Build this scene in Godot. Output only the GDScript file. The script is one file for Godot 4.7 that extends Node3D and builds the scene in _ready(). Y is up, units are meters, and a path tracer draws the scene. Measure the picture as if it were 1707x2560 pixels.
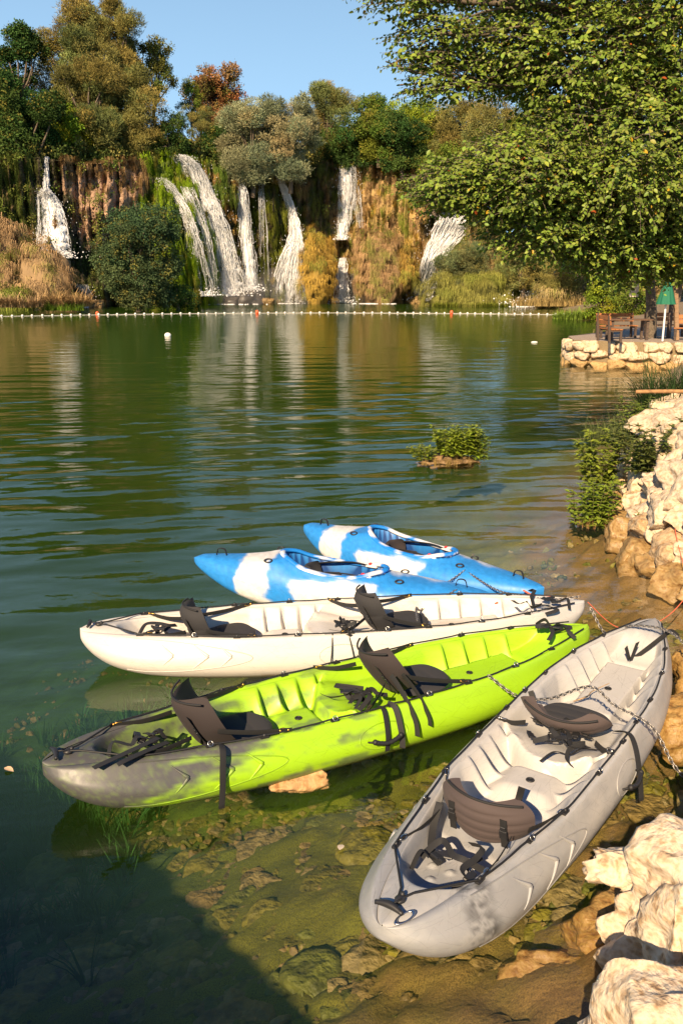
extends Node3D

# ---------------------------------------------------------------- state shared by the builders
var noise_a := FastNoiseLite.new()
var noise_b := FastNoiseLite.new()
var noise_c := FastNoiseLite.new()
var rng := RandomNumberGenerator.new()
var mat := {}
var taken := {}


func _ready() -> void:
	# camera
	var cam := Camera3D.new()
	cam.name = "camera"
	cam.position = Vector3(0, 2.8, 0)
	cam.rotation_degrees = Vector3(-14.77, 0, 0)
	cam.fov = 62.0
	cam.near = 0.05
	cam.far = 900.0
	add_child(cam)
	cam.current = true
	# sky
	var sky_mat := ProceduralSkyMaterial.new()
	sky_mat.sky_top_color = Color(0.05, 0.18, 0.38)
	sky_mat.sky_horizon_color = Color(0.61, 0.76, 0.87)
	sky_mat.sky_curve = 0.32
	sky_mat.sky_energy_multiplier = 1.0
	sky_mat.ground_bottom_color = Color(0.12, 0.13, 0.08)
	sky_mat.ground_horizon_color = Color(0.42, 0.48, 0.5)
	sky_mat.sun_angle_max = 6.0
	var sky := Sky.new()
	sky.sky_material = sky_mat
	var env := Environment.new()
	env.background_mode = Environment.BG_SKY
	env.sky = sky
	env.tonemap_mode = Environment.TONE_MAPPER_LINEAR
	env.tonemap_exposure = 1.92
	env.sdfgi_enabled = true
	env.ssao_enabled = true
	env.ssil_enabled = true
	env.volumetric_fog_enabled = true
	env.volumetric_fog_density = 0.0
	var we := WorldEnvironment.new()
	we.name = "world_environment"
	we.environment = env
	add_child(we)
	# sun: behind the camera and to the left, half way to evening
	var sun := DirectionalLight3D.new()
	sun.name = "sun"
	sun.light_color = Color(1.0, 0.89, 0.74)
	sun.light_energy = 1.6
	sun.light_angular_distance = 0.5
	sun.shadow_enabled = true
	add_child(sun)
	sun.look_at_from_position(Vector3.ZERO, Vector3(0.287, -0.545, -0.788), Vector3.UP)

	rng.seed = 20
	noise_a.seed = 3
	noise_a.frequency = 1.0
	noise_a.fractal_octaves = 3
	noise_b.seed = 11
	noise_b.frequency = 1.0
	noise_b.fractal_octaves = 4
	noise_b.fractal_gain = 0.6
	noise_c.seed = 29
	noise_c.noise_type = FastNoiseLite.TYPE_CELLULAR
	noise_c.frequency = 1.0
	make_materials()
	# large structure
	build_lake_bed()
	build_water()
	build_cliff()
	build_hill()
	build_waterfalls()
	build_boathouse()
	build_terrace()
	build_bank_wall()
	build_near_boulders()
	build_trees()
	build_near_tree()
	build_undergrowth()
	# objects
	build_kayaks()
	build_buoy_line()
	build_benches()
	build_small_things()


# ---------------------------------------------------------------- helpers: naming and describing
func numbered(called: String) -> String:
	var k: int = taken.get(called, 0)
	taken[called] = k + 1
	return called if k == 0 else "%s_%03d" % [called, k]


func tag(o: Node, label := "", category := "", group := "", kind := "") -> void:
	if label != "":
		o.set_meta("label", label)
	if category != "":
		o.set_meta("category", category)
	if group != "":
		o.set_meta("group", group)
	if kind != "":
		o.set_meta("kind", kind)


func thing(called: String, label: String, category: String, at := Vector3.ZERO, turn := 0.0, group := "") -> Node3D:
	var o := Node3D.new()
	o.name = numbered(called)
	add_child(o)
	o.position = at
	o.rotation.y = turn
	tag(o, label, category, group)
	return o


func put(called: String, m: Mesh, ma: Material, parent: Node, at := Transform3D.IDENTITY) -> MeshInstance3D:
	var o := MeshInstance3D.new()
	o.name = numbered(called) if parent == self else called
	o.mesh = m
	o.material_override = ma
	o.transform = at
	parent.add_child(o, true)
	return o


func struct(called: String, m: Mesh, ma: Material) -> MeshInstance3D:
	var o := put(called, m, ma, self)
	o.set_meta("kind", "structure")
	return o


func scatter(called: String, m: Mesh, ma: Material, places: Array, tints: Array, parent: Node, stuff := true) -> MultiMeshInstance3D:
	var mm := MultiMesh.new()
	mm.transform_format = MultiMesh.TRANSFORM_3D
	mm.use_colors = true
	mm.mesh = m
	mm.instance_count = places.size()
	for i in places.size():
		mm.set_instance_transform(i, places[i])
		mm.set_instance_color(i, tints[i])
	var o := MultiMeshInstance3D.new()
	o.name = numbered(called) if parent == self else called
	o.multimesh = mm
	o.material_override = ma
	if stuff:
		o.set_meta("kind", "stuff")
	parent.add_child(o, true)
	return o


# ---------------------------------------------------------------- helpers: shapes
class Shape:
	var v := PackedVector3Array()
	var c := PackedColorArray()
	var t := PackedVector2Array()
	var ix := PackedInt32Array()

	func add(p: Vector3, col := Color.WHITE, uv := Vector2.ZERO) -> int:
		v.append(p)
		c.append(col)
		t.append(uv)
		return v.size() - 1

	func tri(a: int, b: int, d: int) -> void:
		ix.append(a)
		ix.append(b)
		ix.append(d)

	func quad(a: int, b: int, d: int, e: int) -> void:   # a b on one edge, e d on the other, in turn round
		ix.append_array([a, b, d, a, d, e])

	func lattice(first: int, nu: int, nv: int, closed := false) -> void:   # nu rows of nv points
		for i in nu - 1:
			for j in (nv if closed else nv - 1):
				var a := first + i * nv + j
				var b := first + i * nv + (j + 1) % nv
				var d := b + nv
				var e := a + nv
				ix.append(a); ix.append(b); ix.append(d)
				ix.append(a); ix.append(d); ix.append(e)

	func face(p: Array, col := Color.WHITE) -> void:   # a flat polygon with its own corners
		var f := v.size()
		for q in p:
			add(q, col)
		for k in range(1, p.size() - 1):
			tri(f, f + k, f + k + 1)

	func box(at: Vector3, size: Vector3, b := Basis.IDENTITY, col := Color.WHITE, bevel := 0.0) -> void:
		var h := size * 0.5
		if bevel <= 0.0:
			bevel = minf(h.x, minf(h.y, h.z)) * 0.12
		var k := bevel
		# eight corners cut: 24 points, six faces, twelve edge strips, eight corner triangles
		for ax in 3:
			var u := (ax + 1) % 3
			var w := (ax + 2) % 3
			for s in [-1.0, 1.0]:
				var q := []
				for m in [[-1, -1], [1, -1], [1, 1], [-1, 1]]:
					var p := Vector3.ZERO
					p[ax] = s * h[ax]
					p[u] = m[0] * (h[u] - k)
					p[w] = m[1] * (h[w] - k)
					q.append(at + b * p)
				if s > 0:
					q.reverse()
				face(q, col)
			for m in [[-1, -1], [1, -1], [1, 1], [-1, 1]]:
				var q := []
				for e in [[-1, 0], [1, 0], [1, 1], [-1, 1]]:
					var p := Vector3.ZERO
					p[ax] = e[0] * (h[ax] - k)
					p[u] = m[0] * (h[u] - (k if e[1] else 0.0))
					p[w] = m[1] * (h[w] - (0.0 if e[1] else k))
					q.append(at + b * p)
				if m[0] * m[1] < 0:
					q.reverse()
				face(q, col)

	func tube(pts: Array, rad, sides := 6, col := Color.WHITE, flat := 1.0, capped := true) -> void:
		var n := pts.size()
		if n < 2:
			return
		var first := v.size()
		var up := Vector3.UP
		var d0: Vector3 = (pts[1] - pts[0]).normalized()
		if absf(d0.y) > 0.95:
			up = Vector3.RIGHT
		var side := d0.cross(up).normalized()
		for i in n:
			var a: Vector3 = pts[maxi(i - 1, 0)]
			var b: Vector3 = pts[mini(i + 1, n - 1)]
			var d := (b - a).normalized()
			side = (side - d * side.dot(d)).normalized()
			var other := side.cross(d)
			var r: float = rad[i] if rad is Array else rad
			for j in sides:
				var an := TAU * j / sides
				add(pts[i] + side * cos(an) * r + other * sin(an) * r * flat, col, Vector2(float(j) / sides, float(i) / n))
		lattice(first, n, sides, true)
		if capped:
			for e in [0, n - 1]:
				var mid := add(pts[e], col)
				for j in sides:
					var a: int = first + e * sides + j
					var b: int = first + e * sides + (j + 1) % sides
					if e == 0:
						tri(mid, b, a)
					else:
						tri(mid, a, b)

	func ribbon(pts: Array, width: float, thick: float, across: Vector3, col := Color.WHITE) -> void:
		# a strap: flat, with thickness; across is the direction of its width at the start
		var n := pts.size()
		var first := v.size()
		var side := across.normalized()
		for i in n:
			var a: Vector3 = pts[maxi(i - 1, 0)]
			var b: Vector3 = pts[mini(i + 1, n - 1)]
			var d := (b - a).normalized()
			side = (side - d * side.dot(d)).normalized()
			var up := side.cross(d) * thick * 0.5
			var s := side * width * 0.5
			for q in [s + up, -s + up, -s - up, s - up]:
				add(pts[i] + q, col)
		lattice(first, n, 4, true)
		for e in [0, n - 1]:
			var f: int = first + e * 4
			if e == 0:
				quad(f, f + 3, f + 2, f + 1)
			else:
				quad(f, f + 1, f + 2, f + 3)

	func ring(at: Vector3, r: float, thick: float, b := Basis.IDENTITY, col := Color.WHITE, nu := 14, nv := 6, stretch := 1.0) -> void:
		var first := v.size()
		for i in nu:
			var an := TAU * i / nu
			for j in nv:
				var bn := TAU * j / nv
				var rr := r + thick * cos(bn)
				add(at + b * Vector3(cos(an) * rr * stretch, thick * sin(bn), sin(an) * rr), col)
		for i in nu:
			for j in nv:
				var a := first + i * nv + j
				var d := first + i * nv + (j + 1) % nv
				var e := first + ((i + 1) % nu) * nv + (j + 1) % nv
				var f := first + ((i + 1) % nu) * nv + j
				tri(a, d, e)
				tri(a, e, f)

	func ball(at: Vector3, r: Vector3, nu := 8, nv := 12, col := Color.WHITE, b := Basis.IDENTITY) -> void:
		var first := v.size()
		for i in nu + 1:
			var th := PI * i / nu
			for j in nv:
				var ph := TAU * j / nv
				add(at + b * (Vector3(sin(th) * cos(ph), cos(th), sin(th) * sin(ph)) * r), col)
		lattice(first, nu + 1, nv, true)

	func mesh(weld := false) -> ArrayMesh:
		var n := PackedVector3Array()
		n.resize(v.size())
		for k in range(0, ix.size(), 3):
			var a := ix[k]
			var b := ix[k + 1]
			var d := ix[k + 2]
			var f := (v[d] - v[a]).cross(v[b] - v[a])
			n[a] += f
			n[b] += f
			n[d] += f
		if weld:   # points that share a place share a normal
			var sums := {}
			for k in n.size():
				var key := Vector3i((v[k] * 20000.0).round())
				sums[key] = sums.get(key, Vector3.ZERO) + n[k]
			for k in n.size():
				n[k] = sums[Vector3i((v[k] * 20000.0).round())]
		for k in n.size():
			n[k] = n[k].normalized() if n[k].length_squared() > 1e-20 else Vector3.UP
		var arr := []
		arr.resize(Mesh.ARRAY_MAX)
		arr[Mesh.ARRAY_VERTEX] = v
		arr[Mesh.ARRAY_NORMAL] = n
		arr[Mesh.ARRAY_COLOR] = c
		arr[Mesh.ARRAY_TEX_UV] = t
		arr[Mesh.ARRAY_INDEX] = ix
		var m := ArrayMesh.new()
		m.add_surface_from_arrays(Mesh.PRIMITIVE_TRIANGLES, arr)
		return m


func curve(pts: Array, steps := 6) -> Array:   # a smooth line through the points
	var out := []
	var n := pts.size()
	for i in n - 1:
		var p0: Vector3 = pts[maxi(i - 1, 0)]
		var p1: Vector3 = pts[i]
		var p2: Vector3 = pts[i + 1]
		var p3: Vector3 = pts[mini(i + 2, n - 1)]
		for k in steps:
			out.append(p1.cubic_interpolate(p2, p0, p3, float(k) / steps))
	out.append(pts[n - 1])
	return out


func sag(a: Vector3, b: Vector3, drop: float, n := 16) -> Array:
	var out := []
	for i in n + 1:
		var t := float(i) / n
		out.append(a.lerp(b, t) - Vector3(0, drop * 4.0 * t * (1.0 - t), 0))
	return out


func table(x: float, xs: Array, ys: Array) -> float:   # smooth look-up
	var n := xs.size()
	if x <= xs[0]:
		return ys[0]
	if x >= xs[n - 1]:
		return ys[n - 1]
	for i in n - 1:
		if x <= xs[i + 1]:
			var h: float = xs[i + 1] - xs[i]
			var s: float = (x - xs[i]) / h
			var d: float = (ys[i + 1] - ys[i]) / h
			var dl: float = (ys[i] - ys[i - 1]) / (xs[i] - xs[i - 1]) if i > 0 else d
			var dr: float = (ys[i + 2] - ys[i + 1]) / (xs[i + 2] - xs[i + 1]) if i < n - 2 else d
			var m0 := 0.0 if dl * d <= 0 else 2.0 * dl * d / (dl + d)
			var m1 := 0.0 if dr * d <= 0 else 2.0 * dr * d / (dr + d)
			if i == 0:
				m0 = d
			if i == n - 2:
				m1 = d
			var s2 := s * s
			var s3 := s2 * s
			return (2 * s3 - 3 * s2 + 1) * ys[i] + (s3 - 2 * s2 + s) * h * m0 + (-2 * s3 + 3 * s2) * ys[i + 1] + (s3 - s2) * h * m1
	return ys[n - 1]


func line_at(x: float, xs: Array, ys: Array) -> float:   # straight look-up
	var n := xs.size()
	if x <= xs[0]:
		return ys[0]
	for i in n - 1:
		if x <= xs[i + 1]:
			return lerpf(ys[i], ys[i + 1], (x - xs[i]) / (xs[i + 1] - xs[i]))
	return ys[n - 1]


func step_between(a: float, b: float, x: float) -> float:
	return smoothstep(a, b, x)


func any_turn() -> Basis:
	return Basis.from_euler(Vector3(rng.randf() * TAU, rng.randf() * TAU, rng.randf() * TAU))


func rock(s: int, n := 8, rough := 0.3, square := 0.5) -> ArrayMesh:
	# a boulder about one metre in radius: a cube blown half way to a ball, split by planes and worn
	var sh := Shape.new()
	var r := RandomNumberGenerator.new()
	r.seed = s * 77 + 5
	var cuts := []
	for k in 12:
		var d := Vector3(r.randfn(), r.randfn(), r.randfn()).normalized()
		cuts.append([d, r.randf_range(0.58, 0.92)])
	var index := {}
	for ax in 3:
		for sg in [-1.0, 1.0]:
			var rows := []
			for i in n + 1:
				for j in n + 1:
					var p := Vector3.ZERO
					p[ax] = sg
					p[(ax + 1) % 3] = -1.0 + 2.0 * i / n
					p[(ax + 2) % 3] = -1.0 + 2.0 * j / n
					var key := Vector3i((p * 1000.0).round())
					if not index.has(key):
						var q := p.normalized().lerp(p * 0.85, square)
						for cu in cuts:
							var over: float = q.dot(cu[0]) - cu[1]
							if over > 0:
								q -= cu[0] * over * 0.97
						var d := p.normalized()
						var o := Vector3(s * 3.7, s * 1.3, 0)
						q += d * (noise_a.get_noise_3dv(d * 1.1 + o) * rough + noise_b.get_noise_3dv(d * 2.6 + o) * rough * 0.26)
						index[key] = sh.add(q)
					rows.append(index[key])
			for i in n:
				for j in n:
					var a: int = rows[i * (n + 1) + j]
					var b: int = rows[(i + 1) * (n + 1) + j]
					var d: int = rows[(i + 1) * (n + 1) + j + 1]
					var e: int = rows[i * (n + 1) + j + 1]
					if sg > 0:
						sh.quad(a, e, d, b)
					else:
						sh.quad(a, b, d, e)
	return sh.mesh()


# ---------------------------------------------------------------- materials
func noise_picture(s: int, freq: float, ramp: Array, size := 512, oct := 5, kind := FastNoiseLite.TYPE_SIMPLEX_SMOOTH, normal := 0.0) -> NoiseTexture2D:
	var n := FastNoiseLite.new()
	n.seed = s
	n.noise_type = kind
	n.frequency = freq
	n.fractal_octaves = oct
	var t := NoiseTexture2D.new()
	t.width = size
	t.height = size
	t.seamless = true
	t.noise = n
	if normal > 0.0:
		t.as_normal_map = true
		t.bump_strength = normal
	elif ramp.size():
		var g := Gradient.new()
		g.offsets = PackedFloat32Array(ramp.map(func(x): return x[0]))
		g.colors = PackedColorArray(ramp.map(func(x): return x[1]))
		t.color_ramp = g
	return t


func grey(x: float) -> Color:
	return Color(x, x, x)


func plain(called: String, col: Color, rough: float, metal := 0.0) -> StandardMaterial3D:   # col in linear values
	var m := StandardMaterial3D.new()
	m.resource_name = called
	m.albedo_color = col.linear_to_srgb()
	m.roughness = rough
	m.metallic = metal
	mat[called] = m
	return m


func tinted(called: String, rough: float, tex: Texture2D = null, scale := 1.0, relief: Texture2D = null, relief_cm := 0.0, in_world := true) -> StandardMaterial3D:
	var m := StandardMaterial3D.new()
	m.resource_name = called
	m.vertex_color_use_as_albedo = true
	m.roughness = rough
	if tex or relief:
		m.uv1_triplanar = true
		m.uv1_world_triplanar = in_world
		m.uv1_scale = Vector3.ONE * scale
		m.albedo_texture = tex
	if relief:
		m.heightmap_enabled = true
		m.heightmap_texture = relief
		m.heightmap_scale = relief_cm
	mat[called] = m
	return m


func make_materials() -> void:
	var blotch := noise_picture(5, 0.012, [[0.0, grey(0.55)], [0.45, grey(0.85)], [0.7, grey(1.0)], [1.0, grey(0.78)]], 512, 6)
	var fine := noise_picture(8, 0.04, [[0.0, grey(0.35)], [0.4, grey(0.8)], [0.7, grey(1.0)], [1.0, grey(0.8)]], 1024, 6)
	var relief := noise_picture(15, 0.02, [], 512, 6)
	var crag := noise_picture(21, 0.014, [], 512, 6)
	crag.noise.fractal_type = FastNoiseLite.FRACTAL_RIDGED
	var pitted := noise_picture(23, 0.02, [], 1024, 6)
	pitted.noise.fractal_gain = 0.5
	var lime_stone := noise_picture(31, 0.013, [[0.0, Color(0.42, 0.33, 0.24)], [0.22, Color(0.74, 0.63, 0.51)], [0.42, Color(0.94, 0.88, 0.79)], [0.6, Color(0.98, 0.95, 0.90)], [0.78, Color(0.87, 0.80, 0.73)], [1.0, Color(0.64, 0.57, 0.51)]], 1024, 6)
	var m := tinted("limestone", 0.9, lime_stone, 0.9, pitted, 1.0)
	m = tinted("wet_stone", 0.65, blotch, 1.2, relief, 2.5)
	m = tinted("bed", 0.95, fine, 2.1, relief, 0.6)
	m = tinted("crag", 0.95, blotch, 0.12, crag, 60.0)
	m = tinted("leaf", 0.45)
	m.backlight_enabled = true
	m.backlight = Color(0.7, 0.7, 0.7)
	m.metallic_specular = 0.35
	m = tinted("far_leaf", 0.7)
	m.backlight_enabled = true
	m.backlight = Color(0.5, 0.5, 0.5)
	m.metallic_specular = 0.2
	m = tinted("bark", 0.9, blotch, 2.0)
	m = tinted("blade", 0.7)
	m.backlight_enabled = true
	m.backlight = Color(0.4, 0.4, 0.4)
	m.metallic_specular = 0.2
	var speck := noise_picture(44, 0.22, [[0.0, grey(0.72)], [0.45, grey(0.95)], [1.0, grey(1.0)]], 512, 3)
	var scuff := noise_picture(47, 0.03, [[0.0, grey(0.30)], [1.0, grey(0.62)]], 512, 5)
	var worn := Image.create(1024, 1024, false, Image.FORMAT_RGB8)
	var wr := RandomNumberGenerator.new()
	wr.seed = 9
	for y in 1024:
		for x in 1024:
			worn.set_pixel(x, y, grey(0.93 + 0.07 * wr.randf()))
	for k in 520:
		var p := Vector2(wr.randf(), wr.randf()) * 1024.0
		var d := Vector2.from_angle(wr.randfn(0, 0.5))
		var shade := 0.72 if wr.randf() < 0.6 else 1.0
		for i in int(wr.randf_range(10, 150)):
			p += d
			d = d.rotated(wr.randfn(0, 0.01))
			worn.set_pixel(posmod(int(p.x), 1024), posmod(int(p.y), 1024), grey(shade))
	m = tinted("hull", 0.42, ImageTexture.create_from_image(worn), 0.9, speck, 0.05, false)
	m.roughness_texture = scuff
	m.roughness = 1.0
	m = tinted("fall_water", 0.5)
	m.backlight_enabled = true
	m.backlight = Color(0.5, 0.5, 0.5)
	var weave := noise_picture(52, 0.35, [[0.0, grey(0.7)], [1.0, grey(1.0)]], 256, 2)
	m = plain("webbing", Color(0.014, 0.014, 0.015), 0.75)
	m.rim_enabled = true
	m.rim = 0.06
	m = plain("rubber", Color(0.018, 0.018, 0.02), 0.5)
	m = plain("cord", Color(0.012, 0.012, 0.013), 0.6)
	m = plain("seat_brown", Color(0.042, 0.031, 0.031), 0.85)
	m.albedo_texture = weave
	m.uv1_triplanar = true
	m.uv1_scale = Vector3.ONE * 6.0
	m.rim_enabled = true
	m.rim = 0.12
	m = plain("seat_mauve", Color(0.10, 0.074, 0.071), 0.85)
	m.albedo_texture = weave
	m.uv1_triplanar = true
	m.uv1_scale = Vector3.ONE * 6.0
	m.rim_enabled = true
	m.rim = 0.12
	m = plain("seat_black", Color(0.026, 0.025, 0.027), 0.85)
	m.rim_enabled = true
	m.rim = 0.06
	m = plain("steel", Color(0.5, 0.5, 0.5), 0.3, 1.0)
	m = plain("brass", Color(0.62, 0.36, 0.08), 0.35, 1.0)
	m = plain("chain_steel", Color(0.32, 0.30, 0.28), 0.45, 0.9)
	m = plain("rust", Color(0.42, 0.13, 0.03), 0.8)
	m = plain("red_rope", Color(0.60, 0.13, 0.07), 0.75)
	m = plain("red_plastic", Color(0.7, 0.03, 0.03), 0.4)
	m = plain("float_white", Color(0.78, 0.74, 0.66), 0.5)
	m = plain("float_orange", Color(0.80, 0.12, 0.04), 0.45)
	m = plain("parasol_green", Color(0.01, 0.13, 0.07), 0.8)
	m = plain("white_paint", Color(0.75, 0.74, 0.7), 0.5)
	var grain := noise_picture(61, 0.02, [[0.0, grey(0.55)], [0.5, grey(0.9)], [1.0, grey(1.0)]], 256, 5)
	m = tinted("timber", 0.75, grain, 1.5, null, 0.0, false)
	m.uv1_scale = Vector3(0.6, 6.0, 6.0)
	# the lake: a clear sheet that mirrors by its angle; what tints it is the water below
	m = StandardMaterial3D.new()
	m.resource_name = "water_surface"
	m.transparency = BaseMaterial3D.TRANSPARENCY_ALPHA
	m.albedo_color = Color(0.02, 0.09, 0.05, 0.02)
	m.roughness = 0.03
	m.metallic_specular = 0.40
	m.normal_enabled = true
	m.normal_texture = noise_picture(71, 0.02, [], 512, 4, FastNoiseLite.TYPE_SIMPLEX_SMOOTH, 3.0)
	m.normal_scale = 0.15
	m.uv1_scale = Vector3(1, 1, 1)
	mat["water"] = m


# ---------------------------------------------------------------- the lake
func shore_x(z: float) -> float:   # where the water meets the right bank
	return line_at(-z, [0.0, 2.2, 2.73, 3.28, 3.67, 4.27, 5.2, 6.3, 7.4, 8.57, 10.5, 13.0, 16.0, 22.0, 28.0, 30.0, 33.0, 37.0, 45.0, 62.0, 74.0, 90.0, 120.0],
		[0.75, 0.95, 1.12, 1.5, 1.85, 2.4, 2.95, 3.4, 3.4, 3.2, 3.3, 4.2, 5.4, 8.0, 10.6, 11.2, 11.6, 11.5, 13.8, 19.0, 22.0, 25.0, 30.0])


func bed_y(x: float, z: float) -> float:
	var d := (shore_x(z) - x) * 0.9
	# the bank in front of the camera too
	var e := -z - 0.4 + maxf(0.0, -x - 1.0) * 0.4
	var y: float
	if d > 0.0:
		y = -table(d, [0.0, 0.5, 1.5, 3.0, 5.0, 9.0, 20.0], [0.14, 0.40, 0.70, 1.12, 1.85, 3.0, 4.2])
		y = maxf(y, -0.25 - maxf(e, 0.0) * 0.4)
	else:
		y = table(-d, [0.0, 0.5, 1.5, 4.0, 20.0], [-0.10, 0.15, 0.5, 0.8, 1.6])
	return y


func build_lake_bed() -> void:
	var xs := []
	var zs := []
	var x := -220.0
	while x < 160.0:
		xs.append(x)
		x += 0.065 if x > -4.5 and x < 3.6 else clampf(minf(absf(x + 4.5), absf(x - 3.6)) * 0.16, 0.09, 14.0)
	var z := 14.0
	while z > -190.0:
		zs.append(z)
		z -= 0.065 if z < -1.6 and z > -10.5 else clampf(minf(absf(z + 1.6), absf(z + 10.5)) * 0.16, 0.09, 9.0)
	var sh := Shape.new()
	var brown := Color(0.26, 0.155, 0.045)
	var olive := Color(0.21, 0.205, 0.013)
	var deep := Color(0.05, 0.14, 0.015)
	var soil := Color(0.30, 0.22, 0.13)
	for i in zs.size():
		for j in xs.size():
			var px: float = xs[j]
			var pz: float = zs[i]
			var y := bed_y(px, pz)
			var near := absf(px) < 9.0 and pz > -16.0
			if near:
				var p := Vector3(px, 0, pz)
				y += noise_a.get_noise_3dv(p * 0.9) * 0.09 + noise_b.get_noise_3dv(p * 4.5) * 0.03
				# worn slabs with cracks between
				var cell := noise_c.get_noise_3dv(p * Vector3(1.5, 1, 1.9) + Vector3(noise_a.get_noise_3dv(p * 1.7), 0, noise_a.get_noise_3dv(p * 1.7 + Vector3(9, 0, 0))) * 0.6)
				y += clampf(-cell - 0.35, -0.3, 0.4) * 0.24
				var grit := noise_c.get_noise_3dv(p * 4.6 + Vector3(noise_b.get_noise_3dv(p * 3.0) * 1.2, 5.0, 0))
				y += clampf(-grit - 0.4, -0.3, 0.4) * 0.075
			var shift := noise_b.get_noise_3d(px * 0.8, 3.0, pz * 0.8) * 0.35
			var col := brown.lerp(olive, smoothstep(0.35, 0.75, -y + shift)).lerp(deep, smoothstep(0.8, 1.9, -y + shift * 0.8))
			col = col * (0.8 + 0.5 * noise_b.get_noise_3d(px * 2.1, 0.0, pz * 2.1) + 0.2)
			if y > 0.0:
				col = soil
			sh.add(Vector3(px, y, pz), col, Vector2(px, pz))
	sh.lattice(0, zs.size(), xs.size())
	var bed := struct("lake_bed", sh.mesh(), mat.bed)
	# stones lying on the bottom, the ones that show largest each a piece of its own
	var kinds := []
	for k in 7:
		kinds.append(rock(40 + k, 6, 0.3, 0.3))
	var tones := [Color(0.24, 0.21, 0.022), Color(0.30, 0.21, 0.06), Color(0.16, 0.17, 0.018), Color(0.34, 0.26, 0.09)]
	var stone_mats := []
	for k in 4:
		var m: StandardMaterial3D = mat.wet_stone.duplicate()
		m.vertex_color_use_as_albedo = false
		m.albedo_color = tones[k].linear_to_srgb()
		stone_mats.append(m)
	for k in 240:
		var px := rng.randf_range(-2.6, 3.2)
		var pz := -rng.randf_range(2.0, 8.0)
		if px > shore_x(pz) - 0.1 or px < pz * 0.5:
			continue
		var r := 0.05 + 0.13 * pow(rng.randf(), 2.2)
		if k % 7 == 0:
			r = rng.randf_range(0.16, 0.30)
		var b := any_turn().scaled(Vector3(r, r * 0.5, r * 0.85))
		b = Basis(Vector3.UP, rng.randf() * TAU) * Basis.from_scale(Vector3(r * 1.25, minf(r * 0.55, 0.09), r * 0.95))
		var deep_here := bed_y(px, pz)
		var tone := (0 if rng.randf() < 0.5 else 2) if deep_here < -0.6 else (1 if rng.randf() < 0.55 else (3 if rng.randf() < 0.4 else 0))
		put("stone", kinds[k % 7], stone_mats[tone], bed, Transform3D(b, Vector3(px, deep_here + r * 0.05, pz)))
	for k in 60:
		var px := rng.randf_range(-0.9, 2.6)
		var pz := -rng.randf_range(2.2, 5.4)
		if px > shore_x(pz) - 0.12:
			continue
		var r := rng.randf_range(0.10, 0.26)
		put("stone", kinds[k % 7], stone_mats[[1, 3, 0, 1][k % 4]], bed, Transform3D(Basis(Vector3.UP, rng.randf() * TAU) * Basis.from_scale(Vector3(r * 1.3, minf(r * 0.5, 0.075), r)), Vector3(px, bed_y(px, pz) + 0.0, pz)))
	var places := []
	var tints := []
	for k in 5200:   # cobbles too many to tell apart
		var px := rng.randf_range(-2.6, 3.1)
		var pz := -rng.randf_range(1.9, 8.5)
		if px > shore_x(pz) or px < pz * 0.5 or noise_a.get_noise_2d(px * 0.8, pz * 0.8) < -0.28:
			continue
		var r := 0.025 + 0.06 * pow(rng.randf(), 1.8)
		places.append(Transform3D(Basis(Vector3.UP, rng.randf() * TAU) * Basis.from_scale(Vector3(r * 1.3, r * 0.55, r)), Vector3(px, bed_y(px, pz) + r * 0.1 + 0.015, pz)))
		tints.append(tones[rng.randi() % 4] * rng.randf_range(0.55, 1.1))
	for k in 9000:
		var px := rng.randf_range(-4.0, 3.1)
		var pz := -rng.randf_range(1.8, 11.0)
		if px > shore_x(pz) or px < pz * 0.55:
			continue
		var r := 0.010 + 0.045 * pow(rng.randf(), 3.0)
		places.append(Transform3D(any_turn() * Basis.from_scale(Vector3(r * 1.3, r * 0.7, r)), Vector3(px, bed_y(px, pz) + r * 0.3 + 0.01, pz)))
		tints.append(tones[rng.randi() % 4] * rng.randf_range(0.6, 1.25))
	var pebbles := scatter("pebbles", rock(60, 3, 0.3, 0.2), mat.wet_stone, places, tints, bed)
	# waterweed on the deep side
	places = []
	tints = []
	for k in 1500:
		var px := rng.randf_range(-5.5, -1.5)
		var pz := -rng.randf_range(4.2, 8.5)
		if bed_y(px, pz) > -1.0 or noise_a.get_noise_3d(px * 0.9, 0, pz * 0.9) < -0.1:
			continue
		var h := rng.randf_range(0.25, 0.6)
		places.append(Transform3D(Basis(Vector3.UP, rng.randf() * TAU) * Basis.from_scale(Vector3(h, h * 0.8, h)), Vector3(px, bed_y(px, pz) - 0.02, pz)))
		tints.append(Color(0.04, 0.12, 0.025) * rng.randf_range(0.6, 1.5))
	var weed := scatter("waterweed", tuft(9, 0.06, 0.35, 7), mat.blade, places, tints, self)
	tag(weed, "green waterweed growing on the lake bottom left of the kayaks", "waterweed")


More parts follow.
